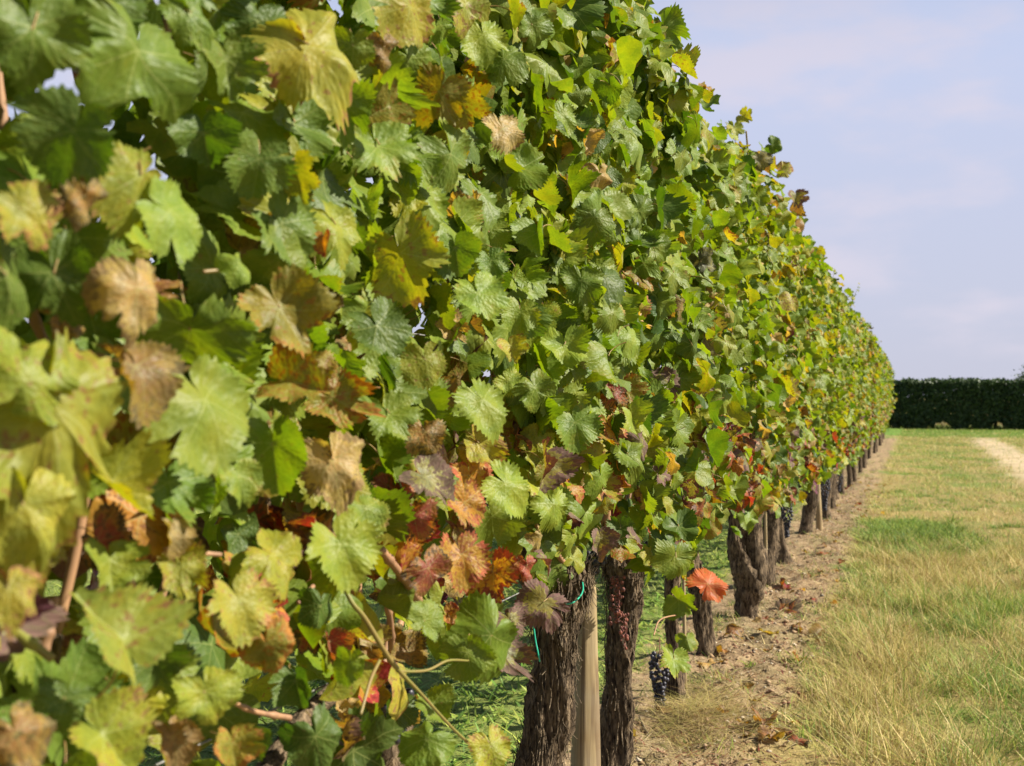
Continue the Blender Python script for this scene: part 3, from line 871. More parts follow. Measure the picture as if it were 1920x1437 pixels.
def random_leaf(r, v, dist):
    y = r.uniform(v['lo'] - 0.06, v['hi'] + 0.06)
    zt = top_z(y)
    u = r.random()
    zb = 0.62 if v['y'] < 4.4 else (0.53 if v['y'] < 6 else (0.46 if v['y'] < 10.5 else 0.36))
    z = zb + (zt - zb) * (u ** 0.92)
    if z < zb + 0.2 and r.random() < 0.3: z += 0.3
    if r.random() < 0.012: z = zt + r.uniform(0, 0.14)
    side = 1 if r.random() < 0.72 else -1
    dp = min(abs(r.gauss(0, 0.30)), 1.0) if r.random() < 0.62 else r.uniform(0.1, 1.0)
    if r.random() < 0.12: dp = -r.uniform(0, 0.28)
    hw = half_w(z) + face_bulge(y, z)
    x = M_CORE + side * hw * (1 - dp)
    n = Vector((side * 1.0, r.gauss(-0.15, 0.55), r.uniform(-0.25, 0.95)))
    if z > zt - 0.15: n += Vector((-side * 0.3, 0, 0.8))
    n += Vector((r.gauss(0, .35), r.gauss(0, .35), r.gauss(0, .3)))
    if r.random() < 0.10: n = -n
    tip = Vector((side * r.uniform(0, 0.7), r.gauss(0, 0.55), -1.0))
    if r.random() < 0.10: tip.z = 0.4
    W = W_LOW if z < (0.92 if v['y'] < 4.5 else 0.76) + 0.1 * r.random() else (W_FAR if dist > 4.5 else W_UP)
    cls = pick(r, W)
    s = r.choice([0.9, 1.0, 1.1, 0.75, 0.6]) * r.uniform(0.9, 1.1) * 0.048
    if cls in ('TN', 'BR', 'GY'): s *= 0.8
    return Vector((x, y, z)), n, tip, cls, s, shape_for(r, cls)

# hero leaves read off the photograph: px, py, width px, tip angle (0 down, 90 right), class, turn right, turn up, X of the face, shape
HERO = [
 (60, 90, 210, 10, 'GB', .5, .2, -.485, 'flat'), (250, 140, 250, -12, 'G', .75, .4, -.475, 'wavy'), (425, 135, 135, 10, 'GB', .4, .3, -.49, 'fold'),
 (600, 110, 210, 35, 'YB', .7, .4, -.46, 'wavy'), (760, 35, 150, -20, 'YB', .6, .4, -.49, 'oval'), (722, 100, 80, 10, 'BR', .3, .1, -.47, 'curl'),
 (130, 275, 185, -20, 'DG', -.3, .3, -.46, 'oval'), (158, 385, 110, -10, 'BR', .6, .3, -.455, 'curl'), (245, 340, 190, -60, 'YG', .7, .5, -.47, 'flat'),
 (55, 415, 160, 30, 'YB', .7, .4, -.47, 'wavy'), (335, 412, 165, 80, 'LG', .8, .5, -.46, 'oval'), (20, 545, 180, 20, 'GB', .6, .3, -.48, 'flat'),
 (110, 540, 170, 20, 'DG', .1, -.2, -.50, 'flat'), (255, 575, 180, -5, 'TN', .8, .5, -.455, 'drape'), (265, 715, 170, 12, 'BR', .7, .4, -.458, 'drape'),
 (110, 820, 350, 8, 'YL', .45, .25, -.462, 'plain'), (60, 680, 210, 150, 'YG', .5, .3, -.47, 'wavy'), (40, 980, 190, -10, 'YB', .5, .3, -.47, 'wavy'), (230, 930, 170, 60, 'YG', .5, .3, -.475, 'fold'), (400, 790, 235, 25, 'LG', .9, .4, -.460, 'oval'), (540, 600, 165, 30, 'OR', .5, .1, -.465, 'oval'),
 (565, 720, 150, 70, 'OR', -.4, .3, -.465, 'fold'), (632, 885, 140, 10, 'TN', .6, .3, -.47, 'wavy'), (648, 1045, 150, 25, 'LG', .9, .4, -.455, 'oval'),
 (530, 1060, 150, 50, 'YG', .6, .5, -.47, 'wavy'), (455, 1150, 140, 20, 'YB', .5, .2, -.46, 'oval'), (505, 1225, 110, 15, 'OR', .3, -.1, -.465, 'flat'),
 (205, 1170, 230, -150, 'YL', .9, .5, -.46, 'fold'), (20, 930, 200, 10, 'YG', .5, .3, -.50, 'flat'), (390, 1320, 130, 5, 'YG', .7, .3, -.47, 'flat'),
 (215, 1400, 180, 40, 'YG', .7, .6, -.475, 'fold'), (40, 1400, 150, 20, 'BR', .5, .4, -.47, 'curl'), (20, 1120, 120, 0, 'YB', .5, .3, -.45, 'wavy'),
 (318, 930, 150, -10, 'GB', .5, .4, -.51, 'flat'), (340, 1080, 100, 5, 'YG', .6, .1, -.50, 'wavy'), (515, 860, 160, 5, 'G', -.4, .1, -.49, 'fold'),
 (455, 910, 100, 20, 'LG', .7, .5, -.47, 'oval'), (640, 760, 130, 60, 'OR', .1, .1, -.49, 'flat'), (590, 700, 90, 10, 'OR', .2, .2, -.49, 'flat'),
 (350, 650, 200, -10, 'G', -.3, -.3, -.50, 'flat'), (480, 320, 130, -5, 'GB', .6, .2, -.49, 'oval'), (385, 270, 120, 10, 'DG', -.2, .0, -.51, 'fold'),
 (560, 340, 110, 10, 'YG', -.3, .2, -.48, 'fold'), (540, 440, 150, 60, 'GB', .6, .5, -.49, 'oval'), (455, 505, 75, 20, 'LG', .7, .4, -.46, 'fold'),
 (540, 490, 130, 60, 'G', .3, -.1, -.485, 'fold'), (640, 440, 130, 30, 'YG', .7, .4, -.48, 'wavy'), (605, 460, 60, 10, 'RO', -.6, .1, -.475, 'fold'),
 (560, 250, 130, 20, 'GB', .7, .3, -.50, 'flat'), (370, 40, 120, 40, 'GB', .6, .5, -.49, 'flat'), (640, 210, 120, 0, 'G', .3, .0, -.50, 'flat'),
 (660, 100, 90, 0, 'G', .1, .1, -.48, 'oval'), (480, 60, 120, 0, 'DG', .1, -.1, -.51, 'flat'), (180, 30, 160, 0, 'DG', .2, .1, -.50, 'flat'),
 (815, 190, 120, -30, 'OR', .0, .0, -.49, 'flat'), (870, 205, 90, 10, 'OR', -.2, -.1, -.49, 'oval'), (715, 205, 90, -60, 'OR', .3, .1, -.48, 'fold'),
 (720, 290, 140, 15, 'LG', .6, .5, -.485, 'flat'), (850, 310, 130, 40, 'GB', .6, .4, -.495, 'flat'), (765, 500, 160, 25, 'YG', -.2, -.1, -.49, 'flat'),
 (945, 255, 85, 10, 'TN', .5, .2, -.50, 'flat'), (1058, 225, 72, 60, 'LG', .9, .6, -.49, 'oval'), (855, 480, 90, 10, 'GB', .6, .2, -.50, 'fold'),
 (720, 630, 130, 35, 'DG', .2, .2, -.49, 'flat'), (800, 690, 95, 10, 'YG', -.1, .1, -.485, 'oval'), (1010, 450, 85, 15, 'G', -.3, .2, -.49, 'fold'),
 (905, 565, 110, 20, 'LG', .7, .5, -.485, 'flat'), (975, 600, 80, 0, 'G', -.2, .1, -.49, 'oval'), (915, 770, 120, 30, 'LG', .6, .5, -.485, 'flat'),
 (740, 790, 110, 20, 'G', .5, .4, -.495, 'flat'), (1105, 420, 85, -30, 'GB', .6, .4, -.50, 'oval'), (925, 500, 70, 20, 'GB', .5, .3, -.50, 'oval'),
 (1090, 540, 85, 0, 'G', .4, .2, -.495, 'flat'), (1145, 580, 55, -30, 'YG', .8, .5, -.49, 'oval'), (960, 660, 60, 15, 'YB', .6, .3, -.49, 'fold'),
 (815, 905, 120, 60, 'PU', .7, .5, -.475, 'oval'), (880, 950, 100, 80, 'RO', .7, .4, -.475, 'oval'), (868, 1060, 120, 10, 'RO', .7, .1, -.47, 'oval'),
 (810, 1080, 100, 30, 'RD', .5, .2, -.48, 'wavy'), (925, 1090, 110, 20, 'RO', -.2, .0, -.49, 'flat'), (800, 1150, 80, 150, 'LG', .6, .6, -.46, 'oval'),
 (780, 985, 100, 10, 'RD', .3, .1, -.50, 'wavy'), (905, 1215, 170, -40, 'G', .1, .2, -.475, 'fold'), (945, 1235, 110, 10, 'PU', .6, .4, -.47, 'wavy'),
 (880, 1240, 100, 10, 'G', -.2, .1, -.48, 'oval'), (1010, 1140, 100, -30, 'PU', .4, .2, -.51, 'flat'), (690, 970, 90, 10, 'LG', .6, .4, -.475, 'oval'),
 (800, 825, 80, 10, 'BR', .5, .2, -.485, 'wavy'), (620, 1215, 75, 10, 'RD', .5, .1, -.55, 'fold'), (655, 1255, 75, 0, 'G', -.5, .0, -.47, 'oval'),
 (850, 1160, 50, 60, 'RO', .5, .3, -.52, 'curl'), (790, 1400, 110, -30, 'G', .1, .3, -.49, 'wavy'), (925, 1412, 90, 10, 'YG', .6, .4, -.47, 'flat'),
 (690, 1420, 170, 60, 'DG', .0, .3, -.52, 'flat'), (745, 1340, 80, 10, 'DG', .0, .0, -.58, 'fold'), (700, 1240, 60, 10, 'BR', .3, .2, -.60, 'curl'), (735, 1300, 55, 60, 'BR', .3, .2, -.62, 'curl'), (770, 1340, 60, 20, 'TN', .3, .2, -.62, 'curl'), (690, 1190, 60, 20, 'BR', .3, .2, -.62, 'wavy'), (750, 1200, 60, -20, 'BR', .1, .2, -.64, 'curl'), (585, 1200, 60, 20, 'RD', .4, .3, -.56, 'fold'), (440, 1410, 100, 10, 'OR', .4, .2, -.48, 'fold'),
 (1330, 1085, 70, 150, 'VM', .6, .3, -.58, 'wavy'), (1275, 1055, 50, 0, 'G', .5, .3, -.57, 'flat'), (1264, 1245, 62, -20, 'LG', .5, .6, -.56, 'flat'),
 (1290, 1205, 40, 10, 'G', .5, .3, -.57, 'fold'), (1283, 1130, 60, 60, 'G', -.3, -.1, -.58, 'fold'), (1185, 882, 75, 0, 'DG', -.2, -.3, -.52, 'flat'),
 (1165, 1000, 60, 10, 'DG', -.2, -.2, -.53, 'flat'), (1250, 62, 75, 30, 'GB', .3, .2, -.60, 'wavy'), (1495, 375, 36, 10, 'PU', .1, .5, -.62, 'fold'),
 (1497, 400, 38, 60, 'BR', .1, .5, -.62, 'fold'), (1495, 430, 34, 20, 'BR', .3, .1, -.62, 'fold'), (1425, 305, 44, 0, 'GY', .3, .1, -.64, 'wavy'),
 (1455, 275, 34, 60, 'DG', .1, .1, -.66, 'wavy'), (1400, 220, 30, 60, 'YG', .2, .3, -.68, 'fold'), (1380, 245, 34, 0, 'YG', .3, .3, -.68, 'flat'), (1475, 318, 30, 80, 'YB', .3, .3, -.66, 'flat'),
 (1525, 880, 40, 10, 'RO', .7, .3, -.54, 'wavy'), (1360, 880, 50, 0, 'RO', .7, .3, -.56, 'wavy'), (1375, 935, 60, 10, 'RO', .6, .1, -.57, 'flat'),
 (1420, 950, 60, 0, 'OR', .5, .1, -.57, 'wavy'), (1335, 930, 60, 0, 'OR', .5, .2, -.56, 'wavy'), (1305, 880, 60, 10, 'PU', .5, .2, -.54, 'wavy'),
 (1475, 815, 40, 0, 'PU', .5, .2, -.53, 'flat'), (1505, 830, 36, 0, 'PU', .5, .2, -.53, 'fold'), (1330, 925, 60, 10, 'LG', .7, .3, -.535, 'wavy'),
 (1160, 740, 60, 60, 'RD', .5, .5, -.50, 'wavy'), (1310, 730, 60, 10, 'PU', .5, .5, -.53, 'flat'), (1250, 720, 60, 80, 'PU', .6, .6, -.53, 'oval'),
 (1230, 470, 70, 10, 'LG', .5, .3, -.50, 'fold'), (1265, 520, 60, -10, 'LG', .7, .5, -.50, 'wavy'), (1330, 640, 70, 30, 'GY', .6, .4, -.51, 'curl'),
 (1320, 500, 60, 30, 'GY', .4, .4, -.53, 'curl'), (1275, 580, 50, -20, 'BR', .4, .2, -.52, 'fold'), (1120, 340, 70, 0, 'TN', .6, .4, -.50, 'curl'),
 (1105, 265, 60, 0, 'TN', .6, .4, -.51, 'curl'), (1215, 330, 60, 0, 'TN', .5, .3, -.53, 'curl'), (1245, 140, 50, 0, 'TN', .5, .3, -.58, 'wavy'),
 (1075, 20, 130, 30, 'DG', .3, .2, -.56, 'wavy'), (880, 25, 110, 30, 'YB', .5, .3, -.52, 'wavy'), (910, 80, 100, 10, 'LG', .5, .4, -.52, 'flat'), (1000, 60, 90, 10, 'GB', .5, .3, -.53, 'wavy'),
 (1225, 920, 70, 10, 'GB', .4, .4, -.54, 'flat'), (1245, 970, 70, 20, 'G', .4, .4, -.54, 'flat'), (960, 920, 110, 60, 'LG', .5, .5, -.49, 'flat'), (1040, 960, 90, 20, 'LG', .6, .3, -.50, 'wavy'),
 (1080, 810, 100, 10, 'G', .2, .1, -.50, 'oval'), (1010, 740, 90, 30, 'G', .3, .3, -.50, 'wavy'), (1180, 640, 70, -10, 'LG', .7, .5, -.50, 'flat'), (1060, 660, 90, 0, 'LG', .6, .4, -.495, 'wavy'),
]

HERO_EXTRA = [(300, 1250, 110, 30, 'DG', .1, -.2, -.50, 'fold'), (120, 1330, 120, -20, 'DG', .2, -.2, -.50, 'wavy'), (560, 1290, 90, 10, 'DG', .1, .0, -.52, 'fold'),
 (330, 1400, 110, 10, 'BR', .2, .2, -.50, 'drape'), (600, 1400, 130, 20, 'DG', .1, .1, -.50, 'wavy'), (820, 1330, 80, 30, 'G', .4, .3, -.52, 'fold'), (700, 1310, 60, 0, 'BR', .4, .3, -.58, 'curl'),
 (655, 1330, 60, 0, 'TN', .4, .3, -.58, 'curl'), (770, 1230, 70, 20, 'BR', .3, .2, -.57, 'wavy'), (600, 1150, 80, -10, 'DG', .2, .1, -.53, 'fold'), (70, 1050, 120, 20, 'OR', .4, .2, -.50, 'wavy'),
 (330, 1010, 80, 0, 'TN', .6, .2, -.49, 'drape'), (960, 1170, 70, 20, 'PU', .4, .2, -.52, 'wavy'), (735, 930, 80, -20, 'RD', .5, .2, -.52, 'wavy'), (860, 1010, 70, 0, 'PU', .5, .2, -.48, 'drape'), (990, 1070, 60, 0, 'RD', .4, .1, -.54, 'curl'),
 (480, 1400, 70, 20, 'DG', .2, .2, -.54, 'fold')]
HERO += HERO_EXTRA

def set_leaf(o, look):
    o['leaf_main'], o['leaf_edge'], o['leaf_mark'] = look

def add_leaf_obj(parent, pos, n, tip, cls, s, shape, r, hi):
    lib = (HI if hi else MID)[shape]
    o = bpy.data.objects.new('leaf', r.choice(lib))
    M = frame(n, tip) @ Matrix.Diagonal((s * r.uniform(0.92, 1.1), s, s))
    M = M.to_4x4(); M.translation = pos - parent.location
    o.parent = parent
    o.matrix_basis = M
    set_leaf(o, leaf_look(r, cls))
    COL.objects.link(o)
    return o

def leaf_mass(parent, items, r):
    V, T, Q, UV, RM, A, B, C = [], [], [], [], [], [], [], []
    k = 0
    for pos, n, tip, cls, s, shape in items:
        v, t, q, uv, rim, _ = r.choice(LOW[shape])
        M = np.array(frame(n, tip)) * s
        V.append(v @ M.T + np.array(pos - parent.location)); T.append(t + k); Q.append(q + k); UV.append(uv); RM.append(rim)
        la, lb, lc = leaf_look(r, cls)
        A.append(np.tile(la, (len(v), 1))); B.append(np.tile(lb, (len(v), 1))); C.append(np.tile(lc, (len(v), 1)))
        k += len(v)
    me = mesh_np('foliage', np.concatenate(V), np.concatenate(T), M_LEAFG, True, np.concatenate(Q))
    uv_from_points(me, np.concatenate(UV))
    point_attr(me, 'rim', np.concatenate(RM), 'FLOAT')
    point_attr(me, 'leaf_main', np.concatenate(A), 'FLOAT_VECTOR')
    point_attr(me, 'leaf_edge', np.concatenate(B), 'FLOAT_VECTOR')
    point_attr(me, 'leaf_mark', np.concatenate(C), 'FLOAT_VECTOR')
    return tag(link('foliage', me, parent), kind='stuff')

def px_path(pts, D, base):
    out = []
    for p in pts:
        d = p[3] if len(p) > 3 else D
        q = at(p[0], p[1], d) - base
        out.append((q.x, q.y, q.z, p[2] * d / F))
    return out

hero_items = {i: [] for i in range(NV)}
for (px, py, w, ang, cls, tr_, tu, X, shape) in HERO:
    w *= 0.90 if 700 < px < 1200 else (0.92 if px < 700 and w < 240 else 1.0)
    if px < 700 and shape == 'flat': shape = ('wavy', 'fold', 'wavy', 'oval')[int(px + py) % 4]
    if w < 200: tr_ += 0.35 * math.sin(px * 1.7 + py); tu += 0.3 * math.sin(px * 2.3 - py)
    D = depth_on_x(px, X)
    c = at(px, py, D)
    view = (CAM - c).normalized()
    rt = UPV.cross(view).normalized()
    n = view + rt * tr_ + UPV * tu
    a = R(ang)
    tip = rt * math.sin(a) - UPV * math.cos(a) * 1.0
    s = w * D / F / 1.42
    tp = frame(n, tip).col[1]
    c = c - tp * s * 0.28
    i = min(range(NV), key=lambda k: 0 if VINES[k]['lo'] <= c.y <= VINES[k]['hi'] else 1 + abs(VINES[k]['y'] - c.y))
    hero_items[i].append((c, n, tip, cls, s, shape))
HERO_DISC = [(h[0], h[1], h[2] * 0.36, depth_on_x(h[0], h[7])) for h in HERO]

SPH = None
def berry_mesh():
    V, T, Q = [], [], []
    nu, nv = 10, 6
    V.append((0, 0, 1))
    for i in range(1, nv):
        for j in range(nu):
            a, b_ = math.pi * i / nv, 2 * math.pi * j / nu
            V.append((math.sin(a) * math.cos(b_), math.sin(a) * math.sin(b_), math.cos(a)))
    V.append((0, 0, -1))
    for j in range(nu):
        j2 = (j + 1) % nu
        T.append((0, 1 + j, 1 + j2)); T.append((len(V) - 1, 1 + (nv - 2) * nu + j2, 1 + (nv - 2) * nu + j))
        for i in range(nv - 2):
            Q.append((1 + i * nu + j, 1 + (i + 1) * nu + j, 1 + (i + 1) * nu + j2, 1 + i * nu + j2))
    return np.array(V), np.array(T), np.array(Q)
BV, BT, BQ = berry_mesh()
BERRY = mesh_np('grape_berry', BV, BT, M_GRAPE, True, BQ)

def grape_bunch(parent, c, L, W, nb, r, singles):
    """c = top of the bunch (world); berries hang below it."""
    b0 = parent.location
    g = Geo()
    l = c - b0
    tube(g, [(l.x, l.y, l.z + 0.05, 0.0016), (l.x, l.y, l.z, 0.0018), (l.x + 0.004, l.y, l.z - L * 0.9, 0.001)], 5, 8)
    st = g.obj('grape_bunch', M_CANE, parent)
    pts = []
    for k in range(nb):
        f = (k + 0.5) / nb
        wd = W * (0.55 + 0.45 * math.sin(math.pi * min(f * 1.6, 1))) * (1 - f * 0.62)
        a = k * 2.399
        pts.append((l.x + math.cos(a) * wd + r.gauss(0, .002), l.y + math.sin(a) * wd + r.gauss(0, .002), l.z - f * L + r.gauss(0, .003), r.uniform(0.0062, 0.0082)))
    if singles:
        for x, y, z, s in pts:
            o = bpy.data.objects.new('grape', BERRY)
            o.parent = st; o.location = (x, y, z); o.scale = (s, s, s * 1.06)
            COL.objects.link(o)
    else:
        gg = Geo()
        for x, y, z, s in pts: gg.add(BV * s + np.array([x, y, z]), BT, BQ)
        tag(gg.obj('grapes', M_GRAPE, st), kind='stuff')

def shreds(parent, path, nn, r, spread=1.0):
    """Loose strips of peeling bark along a trunk."""
    C = spline(path, 60)
    g = Geo()
    for _ in range(nn):
        i = r.randrange(2, 54)
        c = C[i]; th = r.uniform(0, 6.28)
        rad = c[3] * r.uniform(0.95, 1.08)
        L = r.uniform(0.02, 0.075); w = r.uniform(0.0012, 0.004)
        d = Vector((math.cos(th), math.sin(th), 0)); t = Vector((-math.sin(th), math.cos(th), 0))
        p0 = Vector(c[:3]) + d * rad
        lift = r.uniform(0.0, 0.012) * spread
        vs_ = []
        for k in range(5):
            f = k / 4
            q = p0 + UPV * ((f - 0.5) * L) + d * (lift * (2 * f - 1) ** 2) + t * (r.uniform(-.001, .001) + 0.006 * f * (th % 1 - .5))
            ww = w * (1 - 0.7 * abs(2 * f - 1))
            vs_ += [tuple(q - t * ww), tuple(q + t * ww), tuple(q + d * 0.0012)]
        qs = []
        for k in range(4):
            a, b_ = k * 3, (k + 1) * 3
            qs += [(a, a + 2, b_ + 2, b_), (a + 2, a + 1, b_ + 1, b_ + 2), (a + 1, a, b_, b_ + 1)]
        g.add(vs_, None, qs)
    tag(g.obj('bark_shreds', M_SHRED, parent), kind='stuff')

for i, v in enumerate(VINES):
    r = random.Random(100 + i)
    y = v['y']
    tr = v.get('tr')
    near = i <= 4
    if tr:
        T_ = TR[tr]
        p0 = T_['paths'][0][0]
        b0 = at(p0[0], p0[1], T_['D'])
        base = Vector((b0.x, b0.y, 0.0))
    else:
        base = Vector((M_CORE + r.uniform(-0.03, 0.03), y, 0.0))
    e = bpy.data.objects.new('grapevine', None)
    COL.objects.link(e); e.location = base; e.empty_display_size = 0.1
    if i < len(LAB): lb = LAB[i]
    else: lb = 'far grapevine whose leaves merge with its neighbours towards the hedge'
    if 12 <= i < 18: lb = '%s vine past the vine with the long black grape bunch' % ['first', 'second', 'third', 'fourth', 'fifth', 'sixth'][i - 12]
    if i == NV - 1: lb = 'last vine of the row, closest to the dark hedge'
    tag(e, lb, 'grapevine', VGROUP)
    # trunk
    g = Geo()
    res = (72, 70) if i in (3, 4) else ((40, 40) if i < 8 else (16, 16) if i < 16 else (9, 9))
    if tr:
        paths = [px_path(pp_, T_['D'], base) for pp_ in T_['paths']]
        if i >= 6:
            paths = [[(a, b_, c, d * 0.92) for a, b_, c, d in pp_] for pp_ in paths]
    else:
        hz = r.uniform(0.50, 0.60); rr = r.uniform(0.026, 0.036)
        if i == 2:
            hd = at(705, 1285, 1.66) - base
            paths = [[(0, 0, -0.03, 0.045), (0.01, -.01, 0.15, 0.036), (hd.x * .7, hd.y * .7, 0.36, 0.034), (hd.x, hd.y, hd.z - 0.06, 0.042), (hd.x, hd.y, hd.z, 0.03)],
                     px_path([(715, 1290, 24), (672, 1262, 20, 1.60), (637, 1290, 19, 1.50), (575, 1342, 20, 1.38), (520, 1415, 21, 1.30), (455, 1500, 20, 1.22)], 1.62, base)]
        elif i == 1:
            paths = [[(0, 0, -0.03, 0.05), (0, 0, 0.2, 0.042), (0.01, 0, 0.45, 0.045), (0, 0, 0.56, 0.03)],
                     px_path([(-120, 1500, 24, .98), (-20, 1370, 24, .95), (40, 1290, 22, .93), (90, 1250, 18, .92), (110, 1190, 10, .92)], 1, base),
                     px_path([(-60, 1290, 12, .9), (10, 1320, 13, .9), (60, 1365, 12, .9), (110, 1410, 12, .92), (150, 1450, 12, .92)], 1, base)]
        else:
            lx, ly = r.uniform(-.03, .03), r.uniform(-.05, .05)
            paths = [[(0, 0, -0.03, rr * 1.35), (lx * .2, ly * .5, hz * .3, rr * 0.9), (lx, ly, hz * .7, rr), (lx, ly * 1.1, hz * .93, rr * 1.15), (lx, ly * 1.2, hz * 1.06, rr * 0.5)]]
            if r.random() < 0.5: paths.append([(lx * .6, ly * .6, hz * .5, rr * 0.7), (lx - .01, ly + .06, hz * .8, rr * .7), (lx, ly + .09, hz * 1.05, rr * .45)])
    for k, pth in enumerate(paths):
        tube(g, pth, res[0] if k == 0 else max(8, res[0] * 2 // 3), res[1] if k == 0 else max(8, res[1] // 2), ridge=0.34 if i < 16 else 0.25, seed=i * 3.1 + k * 5, twist=2.0 + 1.5 * (i % 3), fine=0.17 if i < 8 else 0.0)
    g.obj('trunk', M_BARK, e)
    if i in (3, 4): shreds(e, paths[0], 480 if i == 3 else 320, r, 1.4)
    elif 5 <= i < 9: shreds(e, paths[0], 50, r, 0.7)
    head = Vector(paths[0][-1][:3])
    # canes rising through the canopy
    g = Geo()
    nc = 4 if i < 14 else 2
    for k in range(nc):
        yt = (v['lo'] + v['hi']) / 2 - y + (k - (nc - 1) / 2) * (v['hi'] - v['lo']) / nc * 1.05
        xo = r.uniform(-.09, .10)
        z0 = head.z - 0.03
        zt = r.uniform(1.45, 1.8)
        cx = M_CORE - base.x
        tube(g, [(head.x, head.y, z0, 0.006), (head.x + (cx + xo - head.x) * .5, head.y + (yt - head.y) * .6, z0 + 0.16, 0.005), (cx + xo, yt, z0 + 0.42, 0.0045), (cx + xo * .6, yt + r.uniform(-.05, .05), (z0 + zt) / 2 + .1, 0.004), (cx + xo * .3, yt + r.uniform(-.06, .06), zt, 0.003)], 6 if i < 8 else 4, 60 if i < 6 else 18, nodes=0.075 if i < 6 else 0.0)
    g.obj('canes', M_CANE, e)
    stray = []
    if i < 24:
        for k in range(3 if 1 <= i < 12 else 2):
            ys_ = r.uniform(v['lo'], v['hi']); zt = top_z(ys_); hgt_ = r.uniform(0.06, 0.26) * (1 if k else 0.6)
            sd = r.choice([1, 1, -1]); out_ = r.uniform(-0.02, 0.10) * sd
            if k == 2:   # a side shoot hanging out of the face
                zt = r.uniform(1.0, 1.7); p_ = [(M_CORE, ys_, zt), (M_CORE + .14, ys_ - .02, zt + .06), (M_CORE + .22, ys_ - .05, zt + .05), (M_CORE + .27, ys_ - .09, zt - .03)]
            else: p_ = [(M_CORE, ys_, zt - .25), (M_CORE + out_ * .3, ys_ + .01, zt - .05), (M_CORE + out_, ys_ + r.uniform(-.05, .05), zt + hgt_ * .6), (M_CORE + out_ * 1.5, ys_ + r.uniform(-.09, .09), zt + hgt_)]
            if k == 2 and i < 4: continue
            gs = Geo()
            tube(gs, [(a - base.x, b_ - base.y, c, .0026 - .0005 * q) for q, (a, b_, c) in enumerate(p_)], 5, 14)
            gs.obj('shoot', M_SHOOT, e)
            C_s = spline([(*q, 0) for q in p_], 9)
            for q in range(4, 9):
                cc = Vector(C_s[q][:3]) + Vector((r.gauss(0, .012), r.gauss(0, .012), 0))
                stray.append((cc, Vector((r.gauss(.4, .5), r.gauss(-.2, .6), r.uniform(0, 1))), Vector((r.gauss(0, .6), r.gauss(0, .6), r.gauss(-.2, .6))), pick(r, [('YG', 5), ('LG', 4), ('G', 3), ('YB', 2), ('OR', 1), ('BR', 1)]), 0.034 * (1.15 - .09 * q), shape_for(r, 'G')))
    # leaves
    dist = max(y, 0.3)
    total = 1350 if i < 5 else (820 if i < 12 else (560 if i < 20 else 380))
    scl = (v['hi'] - v['lo']) / 0.9
    total = int(total * min(max(scl, 0.7), 1.25))
    items = []
    tries = 0
    while len(items) < total and tries < total * 6:
        tries += 1
        it = random_leaf(r, v, dist)
        if mnoise.noise(Vector((it[0].y * 6.5, it[0].z * 6.5, 9.1))) < -0.12 and it[0].x > M_CORE + 0.04 and r.random() < 0.85: continue
        px, py, D = pix_of(it[0])
        if it[0].y < 0.28 and it[0].x > -0.50: continue
        if px < 1400 and -150 < py < 1550 and it[0].x > -0.66:
            if px < 1120 and it[0].x > -0.525 and -400 < px: continue
            # keep the gap below the canopy open where the photograph shows the trunks and grass
            if py > 1255 and px > 480 and (px > 850 or r.random() < 0.06): continue
            if py > 1320 and 380 < px < 545 and r.random() < 0.8: continue
            if py > 1060 and px > 940: continue
            if py > 1160 and px > 760: continue
        elif px < 1480 and it[0].z < 0.66 and i > 2 and r.random() < 0.6: continue
        items.append(it)
    hs = hero_items[i]
    items.extend(stray) if i > 13 else None
    quota = 300 if i < 10 else (200 if i < 14 else (110 if i < 20 else 0))
    quota -= len(hs)
    items.sort(key=lambda q: (-(q[0].x * 1.6) + 0.25 * abs(q[0].z - 1.1) + (0.25 if q[0].x < M_CORE else 0)))
    if i <= 13:
        for it in stray: add_leaf_obj(e, *it, r, False)
        quota -= len(stray)
    for it in hs: add_leaf_obj(e, *it, r, True)
    for it in items[:max(quota, 0)]: add_leaf_obj(e, *it, r, dist < 2.9)
    rest = items[max(quota, 0):]
    if rest: leaf_mass(e, rest, r)
    v['obj'] = e

# grape bunches
def bunch_at(i, px, py, D, L, W, nb, singles=True):
    grape_bunch(VINES[i]['obj'], at(px, py, D), L, W, nb, random.Random(px), singles)
bunch_at(5, 1236, 1225, 3.95, 0.17, 0.034, 90)
bunch_at(4, 1112, 1036, 2.85, 0.045, 0.030, 34)
bunch_at(5, 1205, 1020, 3.6, 0.06, 0.022, 26)
bunch_at(9, 1475, 945, 7.4, 0.19, 0.036, 90)
bunch_at(11, 1546, 895, 9.6, 0.25, 0.045, 110)
bunch_at(10, 1500, 880, 8.6, 0.12, 0.04, 50, False)
bunch_at(12, 1572, 890, 12.0, 0.16, 0.05, 60, False)
bunch_at(2, 745, 1290, 1.6, 0.06, 0.025, 26)

# shrivelled red cluster drying on the head of the slim vine
def dried(i, px, py, D, L, W, nb):
    r = random.Random(px); base = VINES[i]['obj'].location
    c = at(px, py, D) - base
    g = Geo()
    tube(g, [(c.x, c.y, c.z, .0016), (c.x + .004, c.y - .004, c.z - L * .5, .0016), (c.x - .003, c.y, c.z - L, .001)], 5, 10)
    for k in range(nb):
        z = c.z - L * r.random(); a = r.uniform(0, 6.28); w = W * r.random()
        q = (c.x + math.cos(a) * w, c.y + math.sin(a) * w, z + r.uniform(-.01, .01))
        tube(g, [(c.x, c.y, z, .0009), (*q, .0008)], 4, 3)
        s_ = r.uniform(.0022, .0048)
        g.add(BV * np.array([s_, s_ * .8, s_ * 1.2]) + np.array(q), BT, BQ)
    g.obj('dried_cluster', M_DRIED, VINES[i]['obj'])
M_DRIED = plain_material('dried_stalk', (0.26, 0.08, 0.045), (0.07, 0.03, 0.03), 120, 0.7)
dried(4, 1158, 1078, 2.93, 0.11, 0.022, 46)
